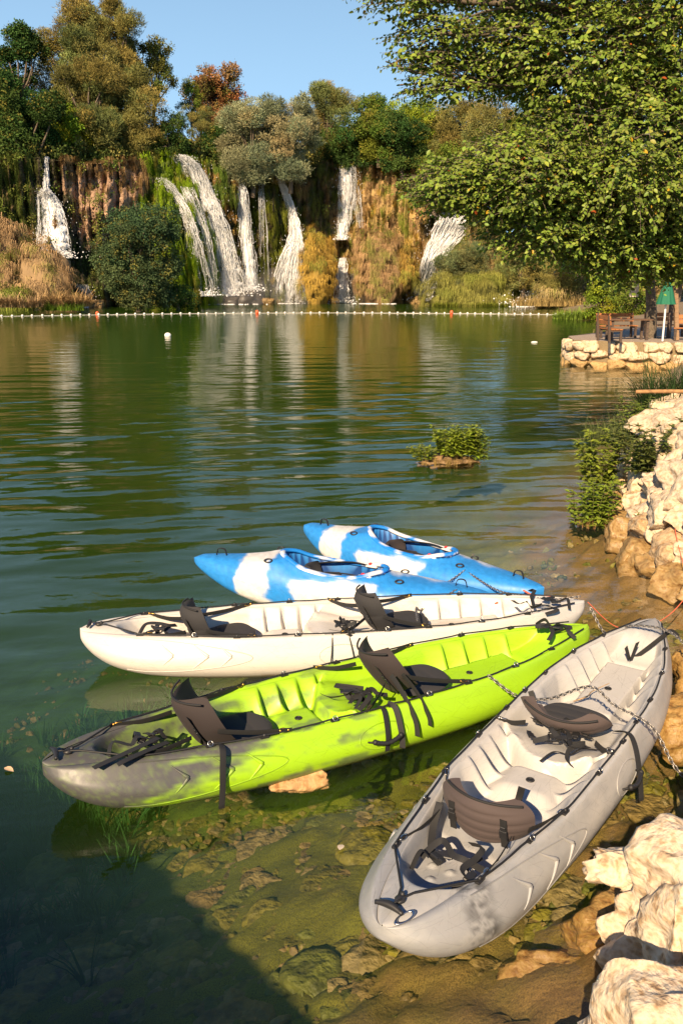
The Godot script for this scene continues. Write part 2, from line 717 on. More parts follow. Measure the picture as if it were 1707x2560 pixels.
func build_water() -> void:
	# one sheet; near the boats its ripples are real relief
	var xs := []
	var zs := []
	var x := -200.0
	while x < 120.0:
		xs.append(x)
		x += 0.11 if x > -7.0 and x < 5.0 else clampf(minf(absf(x + 7.0), absf(x - 5.0)) * 0.12, 0.13, 16.0)
	var z := 6.0
	while z > -185.0:
		zs.append(z)
		z -= 0.055 if z < -1.8 and z > -20.0 else (clampf((-z - 20.0) * 0.01 + 0.055, 0.055, 0.8) if z < 0.0 else 0.5)
	var waves := []
	var r := RandomNumberGenerator.new()
	r.seed = 4
	for k in 22:
		var len_ := 0.26 * pow(1.105, k)
		var an := r.randfn(0.08, 0.30)
		waves.append([TAU / len_ * sin(an), TAU / len_ * cos(an), r.randf() * TAU, len_ * 0.0036 * r.randf_range(0.5, 1.2)])
	var sh := Shape.new()
	for i in zs.size():
		for j in xs.size():
			var px: float = xs[j]
			var pz: float = zs[i]
			var y := 0.0
			var calm := 0.28 + 0.72 * smoothstep(-4.5, -8.5, pz) * (1.0 - 0.5 * smoothstep(-16.0, -34.0, pz))
			calm *= 0.7 + 0.9 * noise_a.get_noise_2d(px * 0.13, pz * 0.25)
			if absf(px) < 60.0:
				for w in waves:
					y += sin(px * w[0] + pz * w[1] + w[2]) * w[3]
			sh.add(Vector3(px, y * calm, pz), Color.WHITE, Vector2(px / 3.2, pz / 1.5))
	sh.lattice(0, zs.size(), xs.size())
	struct("water", sh.mesh(), mat.water)
	# the body of the water: fine green matter adrift in it
	var fog := FogVolume.new()
	fog.name = "lake_water"
	fog.shape = RenderingServer.FOG_VOLUME_SHAPE_BOX
	fog.size = Vector3(320, 6.0, 190)
	fog.position = Vector3(-40, -3.03, -93)
	var fm := FogMaterial.new()
	fm.density = 0.17
	fm.albedo = Color(0.055, 0.125, 0.012).linear_to_srgb()
	fog.material = fm
	fog.set_meta("kind", "structure")
	add_child(fog)


# ---------------------------------------------------------------- cliff
const CLIFF_U := [-4.0, -2.0, 0.0, 1.0, 2.0, 3.2, 4.0, 4.5, 5.5, 6.5, 7.3, 8.0, 9.0, 10.0, 11.0, 12.0, 13.0, 15.0, 17.0]
const CLIFF_X := [-84.0, -66.0, -47.6, -43.2, -38.0, -31.8, -27.0, -24.2, -17.5, -10.5, -4.5, 1.4, 9.5, 17.4, 24.0, 29.0, 34.0, 48.0, 70.0]
const CLIFF_Z := [-72.0, -102.0, -122.0, -126.0, -131.0, -138.0, -143.0, -146.0, -153.0, -158.0, -163.0, -167.0, -166.0, -162.0, -152.0, -140.0, -132.0, -118.0, -100.0]


func cliff_top(u: float) -> float:
	return table(u, [-4.0, 0.0, 1.0, 2.0, 3.0, 4.0, 5.0, 6.4, 7.2, 7.9, 9.0, 10.0, 10.7, 11.3, 12.0, 13.0, 17.0], [18.0, 19.8, 20.6, 20.4, 21.5, 23.2, 22.8, 22.6, 24.0, 25.8, 26.0, 21.0, 16.0, 11.0, 6.0, 4.0, 4.0])


const BULGES := [[4.35, 8.0, 0.75, 13.0, 6.0], [3.85, 12.0, 0.35, 9.0, 3.0], [7.25, 4.0, 0.42, 7.5, 6.5], [8.55, 4.5, 0.62, 7.5, 7.5], [9.35, 3.0, 0.4, 6.0, 5.0], [8.9, 16.0, 0.45, 9.0, 3.5],
	[0.2, 5.0, 0.75, 7.0, 5.5], [1.25, 2.5, 0.7, 4.0, 5.0], [2.7, 14.0, 0.8, 4.5, 4.0], [2.5, 3.0, 0.9, 3.5, 3.0], [9.9, 7.0, 0.35, 6.0, 4.0], [10.4, 6.5, 0.7, 5.0, 7.0], [6.3, 16.0, 0.4, 5.0, 2.5],
	[5.35, 18.5, 0.5, 5.0, 3.5], [11.3, 3.0, 1.2, 4.0, 4.0], [1.32, 9.0, 0.35, 5.0, 2.5], [6.85, 10.0, 0.2, 6.0, 2.0], [9.4, 12.0, 0.35, 8.0, 2.5]]


func cliff_pt(u: float, h: float, proud := 0.0) -> Vector3:
	var x := table(u, CLIFF_U, CLIFF_X)
	var z := table(u, CLIFF_U, CLIFF_Z)
	var out := Vector3(-x * 0.6 - 3.0, 0, -40.0 - z).normalized()
	var d := -h * 0.16 + proud
	for b in BULGES:
		var q := Vector2((u - b[0]) / b[2], (h - b[1]) / b[3]).length_squared()
		if q < 1.0:
			d += b[4] * (1.0 - q) * sqrt(1.0 - q)
	d += noise_b.get_noise_2d(u * 2.5 + 9.0, h * 0.32) * 1.6
	d += noise_a.get_noise_2d(u * 7.0, h * 0.035) * 2.6 + noise_b.get_noise_2d(u * 16.0, h * 0.11) * 1.7
	return Vector3(x, h, z) + out * d


func cliff_tone(u: float, h: float) -> Array:   # [colour of the rock, colour of what grows there, how much grows]
	var n := noise_b.get_noise_2d(u * 2.2 + 40.0, h * 0.16)
	var n2 := noise_a.get_noise_2d(u * 3.0 - 20.0, h * 0.2)
	u += noise_a.get_noise_2d(u * 2.0 + 5.0, h * 0.16 + 3.0) * 0.5
	var rocky := Color(0.16, 0.11, 0.055)
	var grown := Color(0.15, 0.15, 0.03)
	var much := 0.8
	if u < 1.6:
		rocky = Color(0.20, 0.12, 0.06)
		grown = Color(0.27, 0.17, 0.075).lerp(Color(0.13, 0.16, 0.03), smoothstep(-0.05, 0.25, n))
		if h > 11.0:
			grown = Color(0.10, 0.13, 0.025)
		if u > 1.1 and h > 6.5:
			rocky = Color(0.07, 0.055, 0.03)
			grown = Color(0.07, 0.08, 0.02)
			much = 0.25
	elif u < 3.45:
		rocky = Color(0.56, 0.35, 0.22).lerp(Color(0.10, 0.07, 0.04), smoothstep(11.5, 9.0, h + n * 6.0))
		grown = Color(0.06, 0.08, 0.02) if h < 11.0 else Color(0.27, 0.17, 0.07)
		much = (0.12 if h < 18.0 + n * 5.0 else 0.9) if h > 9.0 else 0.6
	elif u < 5.2:
		rocky = Color(0.07, 0.09, 0.02)
		grown = Color(0.24, 0.36, 0.016).lerp(Color(0.24, 0.22, 0.03), smoothstep(0.1, 0.3, n))
		much = 1.0
		if u > 4.75 and h > 14.0:
			grown = Color(0.13, 0.20, 0.03).lerp(Color(0.36, 0.22, 0.07), smoothstep(0.0, 0.2, n2))
	elif u < 6.9:
		rocky = Color(0.09, 0.068, 0.035)
		grown = Color(0.16, 0.18, 0.025).lerp(Color(0.32, 0.20, 0.05), smoothstep(0.05, 0.3, n))
		much = 0.4
		if u < 5.6 and h > 14.0:
			grown = Color(0.14, 0.20, 0.03).lerp(Color(0.34, 0.20, 0.06), smoothstep(0.0, 0.2, n2))
			much = 1.0
		elif n2 > 0.12:
			grown = Color(0.17, 0.19, 0.02)
			much = 0.8
	elif u < 7.8 and h < 12.0:
		rocky = Color(0.30, 0.17, 0.05)
		grown = Color(0.42, 0.25, 0.045).lerp(Color(0.22, 0.20, 0.05), smoothstep(0.0, 0.25, n))
		much = 0.9
	elif u < 7.85:
		rocky = Color(0.16, 0.11, 0.06)
		grown = Color(0.18, 0.19, 0.035).lerp(Color(0.36, 0.23, 0.09), smoothstep(0.0, 0.3, n))
		much = 0.8
	elif u < 10.0:
		rocky = Color(0.50, 0.33, 0.12)
		grown = Color(0.50, 0.33, 0.16).lerp(Color(0.25, 0.28, 0.045), smoothstep(-0.02, 0.18, n)).lerp(Color(0.44, 0.28, 0.05), smoothstep(0.1, 0.35, n2))
		much = 0.6
	else:
		rocky = Color(0.38, 0.25, 0.11)
		grown = Color(0.32, 0.24, 0.10).lerp(Color(0.20, 0.22, 0.05), smoothstep(-0.1, 0.2, n))
		much = 0.8
	return [rocky, grown, much]


func build_cliff() -> void:
	var sh := Shape.new()
	var nu := 420
	var nh := 58
	for i in nu:
		var u := lerpf(-4.0, 17.0, float(i) / (nu - 1))
		var top := cliff_top(u)
		for j in nh:
			var h := lerpf(-4.5, top, float(j) / (nh - 1))
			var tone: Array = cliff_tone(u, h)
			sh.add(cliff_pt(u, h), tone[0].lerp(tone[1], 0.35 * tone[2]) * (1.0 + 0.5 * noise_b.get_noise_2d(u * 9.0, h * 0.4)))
	sh.lattice(0, nu, nh)
	var cliff := struct("cliff", sh.mesh(), mat.crag)
	# what hangs on it: moss and dry grass
	var moss := []
	var moss_tint := []
	var dry := []
	var dry_tint := []
	for k in 46000:
		var u := rng.randf_range(-2.0, 13.5)
		var h := rng.randf_range(0.2, cliff_top(u) + 0.5)
		var tone: Array = cliff_tone(u, h)
		if rng.randf() > tone[2]:
			continue
		var p := cliff_pt(u, h)
		var q := cliff_pt(u + 0.04, h)
		var w := cliff_pt(u, h + 0.4)
		var n := (q - p).cross(w - p).normalized()
		if n.z < 0:
			n = -n
		if n.y < -0.45:
			continue
		var side := Vector3.UP.cross(n).normalized()
		var b := Basis(side, Vector3.UP, side.cross(Vector3.UP))
		b = b * Basis(Vector3.UP, rng.randfn(0, 0.4))
		var mossy: bool = u > 3.4 and u < 5.3 or tone[1].g > tone[1].r * 1.1
		var gap := noise_b.get_noise_2d(u * 6.0 + 70.0, h * 0.45)
		if gap < -0.12:
			continue
		var s := rng.randf_range(0.4, 0.95)
		var col: Color = tone[1] * rng.randf_range(0.65, 1.35)
		if mossy:
			moss.append(Transform3D(b * Basis.from_scale(Vector3(s, s * 1.2, s * 0.7)), p))
			moss_tint.append(col)
		else:
			dry.append(Transform3D(b * Basis.from_scale(Vector3(s, s, s)), p))
			dry_tint.append(col)
	# small shrubs rooted in the rock
	var ivy := []
	var ivy_tint := []
	for k in 2600:
		var u := rng.randf_range(-2.0, 13.0)
		var h := rng.randf_range(1.0, cliff_top(u))
		if noise_a.get_noise_2d(u * 4.0 + 31.0, h * 0.22) < 0.12 or (u > 3.5 and u < 6.9 and h < 17.0):
			continue
		ivy.append(Transform3D(any_turn() * Basis.from_scale(Vector3.ONE * rng.randf_range(0.4, 0.9)), cliff_pt(u, h, 0.5)))
		ivy_tint.append(Color(0.10, 0.16, 0.025).lerp(Color(0.22, 0.22, 0.05), rng.randf()) * rng.randf_range(0.7, 1.3))
	scatter("ivy", leaf_clump("broad", 12), mat.far_leaf, ivy, ivy_tint, cliff)
	scatter("moss", drape(18, 1.35, 0.55), mat.blade, moss, moss_tint, cliff)
	scatter("dry_grass", drape(16, 0.95, 0.8), mat.blade, dry, dry_tint, cliff)


func drape(blades: int, length: float, out: float) -> ArrayMesh:   # blades that stand out and hang down; z is away from the wall
	var sh := Shape.new()
	var r := RandomNumberGenerator.new()
	r.seed = blades * 13 + int(length * 10)
	for k in blades:
		var x := r.randfn(0, 0.35)
		var y := r.randfn(0, 0.3)
		var l := length * r.randf_range(0.6, 1.1)
		var o := out * r.randf_range(0.4, 1.0)
		var w := 0.045 * r.randf_range(0.7, 1.4)
		var lean := r.randfn(0, 0.2)
		var g := grey(r.randf_range(0.6, 1.25))
		var f := sh.v.size()
		for i in 4:
			var t := i / 3.0
			var p := Vector3(x + lean * t, y + 0.35 * out * sin(t * 2.6) - l * t * t, -0.1 + o * sin(t * 1.9))
			sh.add(p + Vector3(w * (1.0 - t * 0.8), 0, 0), g)
			sh.add(p - Vector3(w * (1.0 - t * 0.8), 0, 0), g)
		sh.lattice(f, 4, 2)
	return sh.mesh()


func tuft(blades: int, width: float, spread: float, s: int) -> ArrayMesh:   # upright blades about one metre high
	var sh := Shape.new()
	var r := RandomNumberGenerator.new()
	r.seed = s
	for k in blades:
		var an := r.randf() * TAU
		var d := Vector3(cos(an), 0, sin(an))
		var side := Vector3(-d.z, 0, d.x)
		var l := r.randf_range(0.6, 1.1)
		var o := spread * r.randf_range(0.3, 1.4)
		var g := grey(r.randf_range(0.65, 1.3))
		var f := sh.v.size()
		for i in 4:
			var t := i / 3.0
			var p := d * (0.05 + o * t * t) + Vector3(0, l * (t - 0.18 * t * t * o * 3.0), 0)
			var w := width * 0.5 * (1.0 - t * 0.85)
			sh.add(p + side * w, g)
			sh.add(p - side * w, g)
		sh.lattice(f, 4, 2)
	return sh.mesh()


func build_hill() -> void:   # the wooded ground behind the edge of the falls
	var sh := Shape.new()
	var nu := 130
	var nt := 14
	for i in nu:
		var u := lerpf(-4.0, 17.0, float(i) / (nu - 1))
		var top := cliff_top(u)
		var p := cliff_pt(u, top)
		var back := Vector3(p.x * 0.25, 0, -60.0).normalized()
		for j in nt:
			var t := float(j) / (nt - 1)
			var q := p + back * (t * 90.0 - 0.6) + Vector3(0, (7.0 + 5.0 * smoothstep(4.0, 1.0, u)) * smoothstep(0.0, 0.4, t) - 0.15 + noise_a.get_noise_2d(u, t * 6.0) * 2.0 * t, 0)
			sh.add(q, Color(0.07, 0.075, 0.02) * (1.0 + 0.5 * noise_b.get_noise_2d(u * 3.0, t * 14.0)))
	sh.lattice(0, nu, nt)
	struct("hill", sh.mesh(), mat.crag)


# ---------------------------------------------------------------- waterfalls
func fall(label: String, path: Array, strands: int, proud: float, wild := 1.0, width := 0.2) -> void:
	var o := thing("waterfall", label, "waterfall", Vector3.ZERO, 0.0, "waterfalls down the cliff")
	var lines := []
	var ts := []
	for k in path.size():
		ts.append(float(k))
	var last := float(path.size() - 1)
	var us := path.map(func(q): return q[0])
	var hs := path.map(func(q): return q[1])
	var ws := path.map(func(q): return q[2] * (1.0 if strands >= 85 else 1.7))
	# the water leaps over small unevenness: a smoothed line along the rock
	var steps := 40
	var spine := []
	for i in steps + 1:
		var t := last * i / steps
		spine.append(cliff_pt(table(t, ts, us), table(t, ts, hs), proud))
	for pass_ in 14:
		var was := spine.duplicate()
		for i in range(1, steps):
			var mean: Vector3 = (was[i - 1] + was[i + 1]) * 0.5
			spine[i] = Vector3(lerpf(was[i].x, mean.x, 0.5), was[i].y, maxf(was[i].z - 0.25, lerpf(was[i].z, mean.z, 0.7)))
	var on_spine := func(t: float, fwd: float) -> Vector3:
		var f := clampf(t / last, 0.0, 0.9999) * steps
		var p: Vector3 = spine[int(f)].lerp(spine[int(f) + 1], f - floorf(f))
		return p + Vector3(0.1, 0, 1.0) * fwd
	# the body of the water: an uneven sheet, ribbed by its threads
	if strands >= 85:
		var sheet := Shape.new()
		var across := 46
		for i in steps * 2 + 1:
			var t := last * i / (steps * 2.0)
			var w := table(t, ts, ws)
			for j in across:
				var lane := -1.0 + 2.0 * j / (across - 1)
				var edge := 0.82 + 0.5 * noise_b.get_noise_2d(signf(lane) * 9.0 + path[0][0] * 7.0, t * 4.5)
				var thread := noise_b.get_noise_2d(lane * 7.0 + path[0][0] * 13.0, t * 1.1) * 0.5 + noise_b.get_noise_2d(lane * 24.0, t * 4.0) * 0.3
				var p: Vector3 = on_spine.call(t, 0.45 + thread * 0.45 - 0.9 * pow(absf(lane), 4.0))
				p.x += lane * w * 0.5 * edge + noise_a.get_noise_2d(t * 3.0, 5.0) * 0.12
				sheet.add(p, grey(clampf(0.86 + thread * 0.30, 0.55, 0.92)))
		sheet.lattice(0, steps * 2 + 1, across)
		put("sheet", sheet.mesh(), mat.fall_water, o)
	# the veil is split into a few braids, each a part
	var braids := 3 if strands > 60 else 1
	for braid in braids:
		var sh := Shape.new()
		for k in (strands if strands >= 85 else int(strands * 1.3)) / braids:
			var lane := rng.randf_range(-1.0, 1.0)
			lane = (lane + (braid - (braids - 1) * 0.5) * 1.3) / (1.0 + (braids - 1) * 0.5)
			var t0 := rng.randf_range(0.0, last * 0.75) if rng.randf() < 0.6 else 0.0
			var t1 := minf(last, t0 + last * rng.randf_range(0.2, 0.7)) if rng.randf() < 0.75 else last
			var wob := rng.randf() * 100.0
			var fwd := rng.randf_range(0.0, 0.9)
			var pts := []
			var rad := []
			var n := 6 + int((t1 - t0) * 5.0)
			for i in n + 1:
				var t := lerpf(t0, t1, float(i) / n)
				var w := table(t, ts, ws)
				var p: Vector3 = on_spine.call(t, fwd)
				var off := lane * w * 0.5 + noise_b.get_noise_2d(wob, t * 1.7) * 0.5 * wild
				p += Vector3(off, noise_a.get_noise_2d(wob + 50.0, t * 3.0) * 0.2 * wild, noise_b.get_noise_2d(wob + 20.0, t * 1.0) * 0.3)
				pts.append(p)
				rad.append(width * (0.5 if strands >= 85 else 0.38) * rng.randf_range(0.3, 1.0) * (0.25 + sin(PI * clampf(float(i) / n, 0.06, 0.94))))
			sh.tube(pts, rad, 4, Color(0.84, 0.84, 0.83) * rng.randf_range(0.8, 1.08), 0.45)
		# drops thrown off
		for k in strands * 4 / braids:
			var t := rng.randf() * last
			var p: Vector3 = on_spine.call(t, rng.randf_range(0.3, 1.4))
			p.x += rng.randfn(0, 0.42) * table(t, ts, ws)
			var r := rng.randf_range(0.02, 0.07)
			var f := sh.v.size()
			for q in [Vector3(0, r * 2.2, 0), Vector3(r, 0, 0), Vector3(0, 0, r), Vector3(-r, 0, 0), Vector3(0, -r * 2.2, 0)]:
				sh.add(p + q, grey(0.85))
			for q in [[0, 1, 2], [0, 2, 3], [0, 3, 1], [4, 2, 1], [4, 3, 2], [4, 1, 3]]:
				sh.tri(f + q[0], f + q[1], f + q[2])
		# splashing at the foot
		if strands >= 60:
			var foot: Vector3 = on_spine.call(last, 0.9)
			var w: float = ws[ws.size() - 1]
			for k in 420 / braids:
				var r := 0.04 + 0.10 * pow(rng.randf(), 2.0)
				var q := foot + Vector3(rng.randfn(0, 0.36) * w, absf(rng.randfn(0, 0.55)) * (0.5 + w * 0.12), rng.randfn(0.3, 0.5))
				sh.ball(q, Vector3(r * 1.2, r, r), 3, 5, grey(0.86))
		put("veil", sh.mesh(), mat.fall_water, o, Transform3D.IDENTITY).set_meta("kind", "stuff")


func build_waterfalls() -> void:
	fall("broad white main waterfall sweeping down beside the bright green moss", [[4.18, 23.3, 2.6], [4.5, 21.6, 3.0], [4.75, 17.2, 3.8], [4.96, 12.6, 4.6], [5.1, 7.1, 5.4], [5.2, 1.4, 6.6]], 330, 1.0)
	fall("thin branching waterfall running over the bright green moss curtain", [[3.83, 19.4, 0.9], [4.08, 17.4, 1.0], [4.46, 13.0, 1.0], [4.58, 7.7, 1.7], [4.7, 1.4, 2.6]], 60, 0.9, 1.0, 0.12)
	fall("narrow white rill between the moss curtain and the main waterfall", [[4.41, 18.3, 1.2], [4.6, 15.1, 1.2], [4.83, 9.8, 1.0], [4.89, 2.5, 1.2]], 45, 0.9, 0.8, 0.13)
	fall("sparse veil of falling water just right of the main waterfall", [[5.51, 21.1, 0.9], [5.59, 18.5, 1.3], [5.66, 11.5, 1.9], [5.76, 2.3, 2.6]], 85, 1.4, 1.5, 0.12)
	fall("hair-thin trickle down the dark wall in the middle of the cliff", [[6.04, 20.0, 0.5], [6.06, 13.0, 0.9], [6.05, 3.8, 1.2]], 16, 1.2, 0.5, 0.07)
	fall("waterfall that widens into a white skirt at the foot of the dark wall", [[6.40, 22.3, 0.7], [6.54, 19.7, 0.9], [6.71, 16.2, 1.2], [6.82, 11.8, 1.9], [6.78, 8.8, 3.4], [6.66, 4.3, 5.0], [6.6, 0.1, 5.8]], 260, 1.0)
	fall("upright white waterfall at the golden cliff, upper part above the boulder", [[7.89, 25.7, 1.2], [7.95, 24.0, 2.7], [7.95, 20.6, 2.9], [7.89, 15.3, 2.3], [7.83, 11.3, 1.5]], 120, 0.9, 0.8, 0.15)
	fall("short white fall below the golden boulder, reaching the lake", [[7.87, 8.0, 1.2], [7.86, 3.6, 2.1], [7.84, 0.1, 2.9]], 85, 5.5)
	fall("thin side trickle on the right of the upright waterfall", [[8.1, 23.2, 0.8], [8.17, 18.3, 0.9], [8.23, 13.5, 0.8]], 22, 0.8, 0.6, 0.09)
	fall("stepped white waterfall half hidden behind the large leafy tree", [[10.45, 15.5, 5.5], [10.3, 13.0, 5.5], [10.06, 9.7, 4.2], [9.83, 5.9, 3.2], [9.68, 0.3, 3.6]], 230, 3.5)
	fall("blue-white waterfall in the shade at the far left, spreading over rock", [[1.37, 20.9, 0.5], [1.33, 16.3, 0.7], [1.35, 15.2, 2.4], [1.40, 11.2, 4.4], [1.42, 6.8, 5.3]], 110, 0.8, 0.8, 0.10)
	fall("thin rill on the left edge of the shaded waterfall", [[1.21, 16.2, 0.5], [1.18, 11.2, 0.6], [1.17, 7.0, 0.8]], 18, 0.8, 0.6, 0.1)
	fall("small cascade beside the round dark bush at the water's edge", [[1.98, 3.2, 0.8], [2.0, 1.4, 1.4], [2.0, 0.1, 2.4]], 45, 1.0, 0.7, 0.14)
	fall("little cascade over low rocks at the far left shore", [[0.46, 1.7, 3.0], [0.43, 0.05, 3.7]], 40, 2.6, 0.6, 0.14)
	fall("low cascade between yellow rocks on the right far shore", [[12.6, 2.4, 4.0], [12.5, 1.0, 4.5], [12.4, 0.05, 5.0]], 60, 2.5, 0.7, 0.16)
	# spray standing over the plunge pools
	for f in [["spray", cliff_pt(5.15, 2.0, 3.0), Vector3(15, 8, 9), 0.040], ["spray_001", cliff_pt(6.6, 2.5, 3.0), Vector3(14, 8, 8), 0.045], ["spray_002", cliff_pt(7.9, 2.0, 3.0), Vector3(12, 7, 8), 0.035]]:
		var fog := FogVolume.new()
		fog.name = f[0]
		fog.shape = RenderingServer.FOG_VOLUME_SHAPE_ELLIPSOID
		fog.size = f[2]
		fog.position = f[1]
		var fm := FogMaterial.new()
		fm.density = f[3]
		fm.albedo = Color(0.97, 0.97, 0.97)
		fog.material = fm
		tag(fog, "", "", "", "stuff")
		add_child(fog)
	# foam lying on the pools and rocks standing in them
	var sh := Shape.new()
	for q in [[5.2, 3.0, 7.0], [6.6, 2.8, 7.0], [7.85, 2.2, 4.0], [9.7, 2.2, 4.0], [8.6, 7.5, 5.0], [0.6, 6.5, 6.0], [2.0, 3.5, 3.0], [12.4, 4.5, 6.0]]:
		for k in int(q[2] * 7.0):
			var p := cliff_pt(q[0], 0.0, q[1])
			p += Vector3(rng.randfn(0, q[2] * 0.35), 0, rng.randfn(0, 0.8))
			sh.ball(Vector3(p.x, 0.02, p.z), Vector3(rng.randf_range(0.15, 0.5), 0.09, rng.randf_range(0.08, 0.25)), 3, 7, grey(0.8))
	var foam := put("foam", sh.mesh(), mat.fall_water, self)
	tag(foam, "white foam on the water at the feet of the falls", "foam", "", "stuff")
	var wet := plain("wet_rock", Color(0.045, 0.035, 0.025), 0.4)
	var gold: StandardMaterial3D = mat.wet_stone.duplicate()
	gold.vertex_color_use_as_albedo = false
	gold.albedo_color = Color(0.36, 0.23, 0.085).linear_to_srgb()
	gold.uv1_scale = Vector3.ONE * 0.3
	gold.heightmap_scale = 20.0
	var kinds := [rock(81, 6), rock(82, 6), rock(83, 6)]
	var list := [[5.32, 2.4, 1.7, wet, "dark wet rock in the foam at the foot of the main waterfall, left one"], [5.62, 2.6, 2.5, wet, "largest dark wet rock in the foam right of the main waterfall"], [5.92, 2.0, 1.6, wet, "dark rock between the main waterfall and the white skirt"],
		[5.75, 0.8, 3.6, wet, "tall dark rock rising behind the foam between two waterfalls"], [6.18, 3.4, 1.3, gold, "small golden rock at the left edge of the white skirt of water"], [9.12, 5.0, 1.7, gold, "tan rock at the lake edge below the golden cliff"], [9.55, 4.6, 1.6, gold, "golden rock at the foot of the stepped waterfall"], [9.6, 6.8, 0.7, gold, "small golden stone in the water near the stepped waterfall"],
		[11.7, 7.0, 1.5, gold, "golden rock left of the low right-hand cascade"], [11.95, 6.2, 1.7, gold, "larger golden rock leaning towards the low right-hand cascade"], [12.25, 3.6, 1.6, gold, "brown rock in the middle of the low cascade"], [12.75, 4.5, 1.4, gold, "yellow rock just right of the low cascade"], [11.45, 7.2, 1.2, gold, "low golden rock at the end of the green bank"], [2.25, 4.5, 1.3, gold, "brown rock between the small cascade and the round bush"],
		[0.9, 7.0, 1.6, wet, "dark rock beside the little far left cascade"], [0.05, 6.4, 1.5, wet, "dark rock at the left end of the far shore"]]
	for k in list.size():
		var q: Array = list[k]
		var p := cliff_pt(q[0], 0.0, q[1])
		p.y = q[2] * 0.15
		var o := put("rock", kinds[k % 3], q[3], self, Transform3D(Basis(Vector3.UP, k * 1.7) * Basis.from_scale(Vector3(q[2], q[2] * 0.75, q[2] * 0.8)), p))
		tag(o, q[4], "rock", "rocks along the foot of the falls")


func build_boathouse() -> void:   # stands behind the camera on the left; its eave shades the water in the corner
	var o := thing("boathouse", "timber boathouse whose eave shades the near left corner of the water", "boathouse", Vector3(-3.16, 0, 1.58), atan2(-0.54, 0.84))
	var sh := Shape.new()
	sh.box(Vector3(0, 1.2, 1.6), Vector3(8.4, 3.4, 3.0), Basis.IDENTITY, Color(0.2, 0.13, 0.07))
	put("wall", sh.mesh(), mat.timber, o)
	sh = Shape.new()
	sh.box(Vector3(0, 2.95, 1.5), Vector3(9.0, 0.14, 3.6), Basis.IDENTITY, Color(0.15, 0.1, 0.07))
	put("roof", sh.mesh(), mat.timber, o)


# ---------------------------------------------------------------- masonry
func build_terrace() -> void:
	# the floor of the terrace
	var sh := Shape.new()
	var rim := [Vector3(8.55, 0, -32.0), Vector3(9.4, 0, -31.2), Vector3(11.2, 0, -30.4), Vector3(14.5, 0, -29.6), Vector3(22, 0, -29), Vector3(24, 0, -44), Vector3(14.2, 0, -42), Vector3(11.2, 0, -37.0), Vector3(9.0, 0, -34.5)]
	var top := []
	for p in rim:
		top.append(p + Vector3(0, 0.93, 0))
	top.reverse()
	sh.face(top, Color(0.46, 0.36, 0.27))
	for k in rim.size():
		var a: Vector3 = rim[k]
		var b: Vector3 = rim[(k + 1) % rim.size()]
		sh.face([b + Vector3(0, -2, 0), a + Vector3(0, -2, 0), a + Vector3(0, 0.93, 0), b + Vector3(0, 0.93, 0)], Color(0.3, 0.22, 0.12))
	var floor_ := struct("terrace", sh.mesh(), mat.bed)
	var wall := thing("terrace_wall", "low dry stone wall of pale rounded stones holding up the terrace", "wall", Vector3(8.5, 0, -32))
	var kinds := []
	for k in 6:
		kinds.append(rock(100 + k, 6, 0.2, 0.75))
	var pale: StandardMaterial3D = mat.limestone.duplicate()
	pale.vertex_color_use_as_albedo = false
	pale.albedo_color = Color(0.66, 0.58, 0.47).linear_to_srgb()
	pale.uv1_scale = Vector3.ONE * 0.5
	var wet: StandardMaterial3D = pale.duplicate()
	wet.albedo_color = Color(0.46, 0.34, 0.17).linear_to_srgb()
	var path := [Vector3(11.0, 0, -36.6), Vector3(9.0, 0, -34.2), Vector3(8.55, 0, -32.1), Vector3(9.4, 0, -31.2), Vector3(11.2, 0, -30.4), Vector3(14.5, 0, -29.6)]
	var smooth := curve(path, 8)
	for course in 3:
		var k := 0
		var walked := 0.0
		var next_ := rng.randf_range(0.0, 0.3)
		for i in smooth.size() - 1:
			var a: Vector3 = smooth[i]
			var b: Vector3 = smooth[i + 1]
			var l := a.distance_to(b)
			while next_ < walked + l:
				var p := a.lerp(b, (next_ - walked) / l)
				var d := (b - a).normalized()
				var r := rng.randf_range(0.15, 0.40) * (1.1 if course == 0 else 0.95)
				var bs := Basis(Vector3.UP, atan2(-d.z, d.x) + rng.randfn(0, 0.15)) * Basis.from_scale(Vector3(r * 1.28, 0.19 + rng.randf() * 0.07, 0.25))
				put("stone", kinds[rng.randi() % 6], wet if course == 0 else pale, wall, Transform3D(bs, p - wall.position + Vector3(rng.randfn(0, 0.03), 0.10 + course * 0.31 + rng.randfn(0, 0.03), rng.randfn(0, 0.03))))
				next_ += r * 1.95
				k += 1
			walked += l


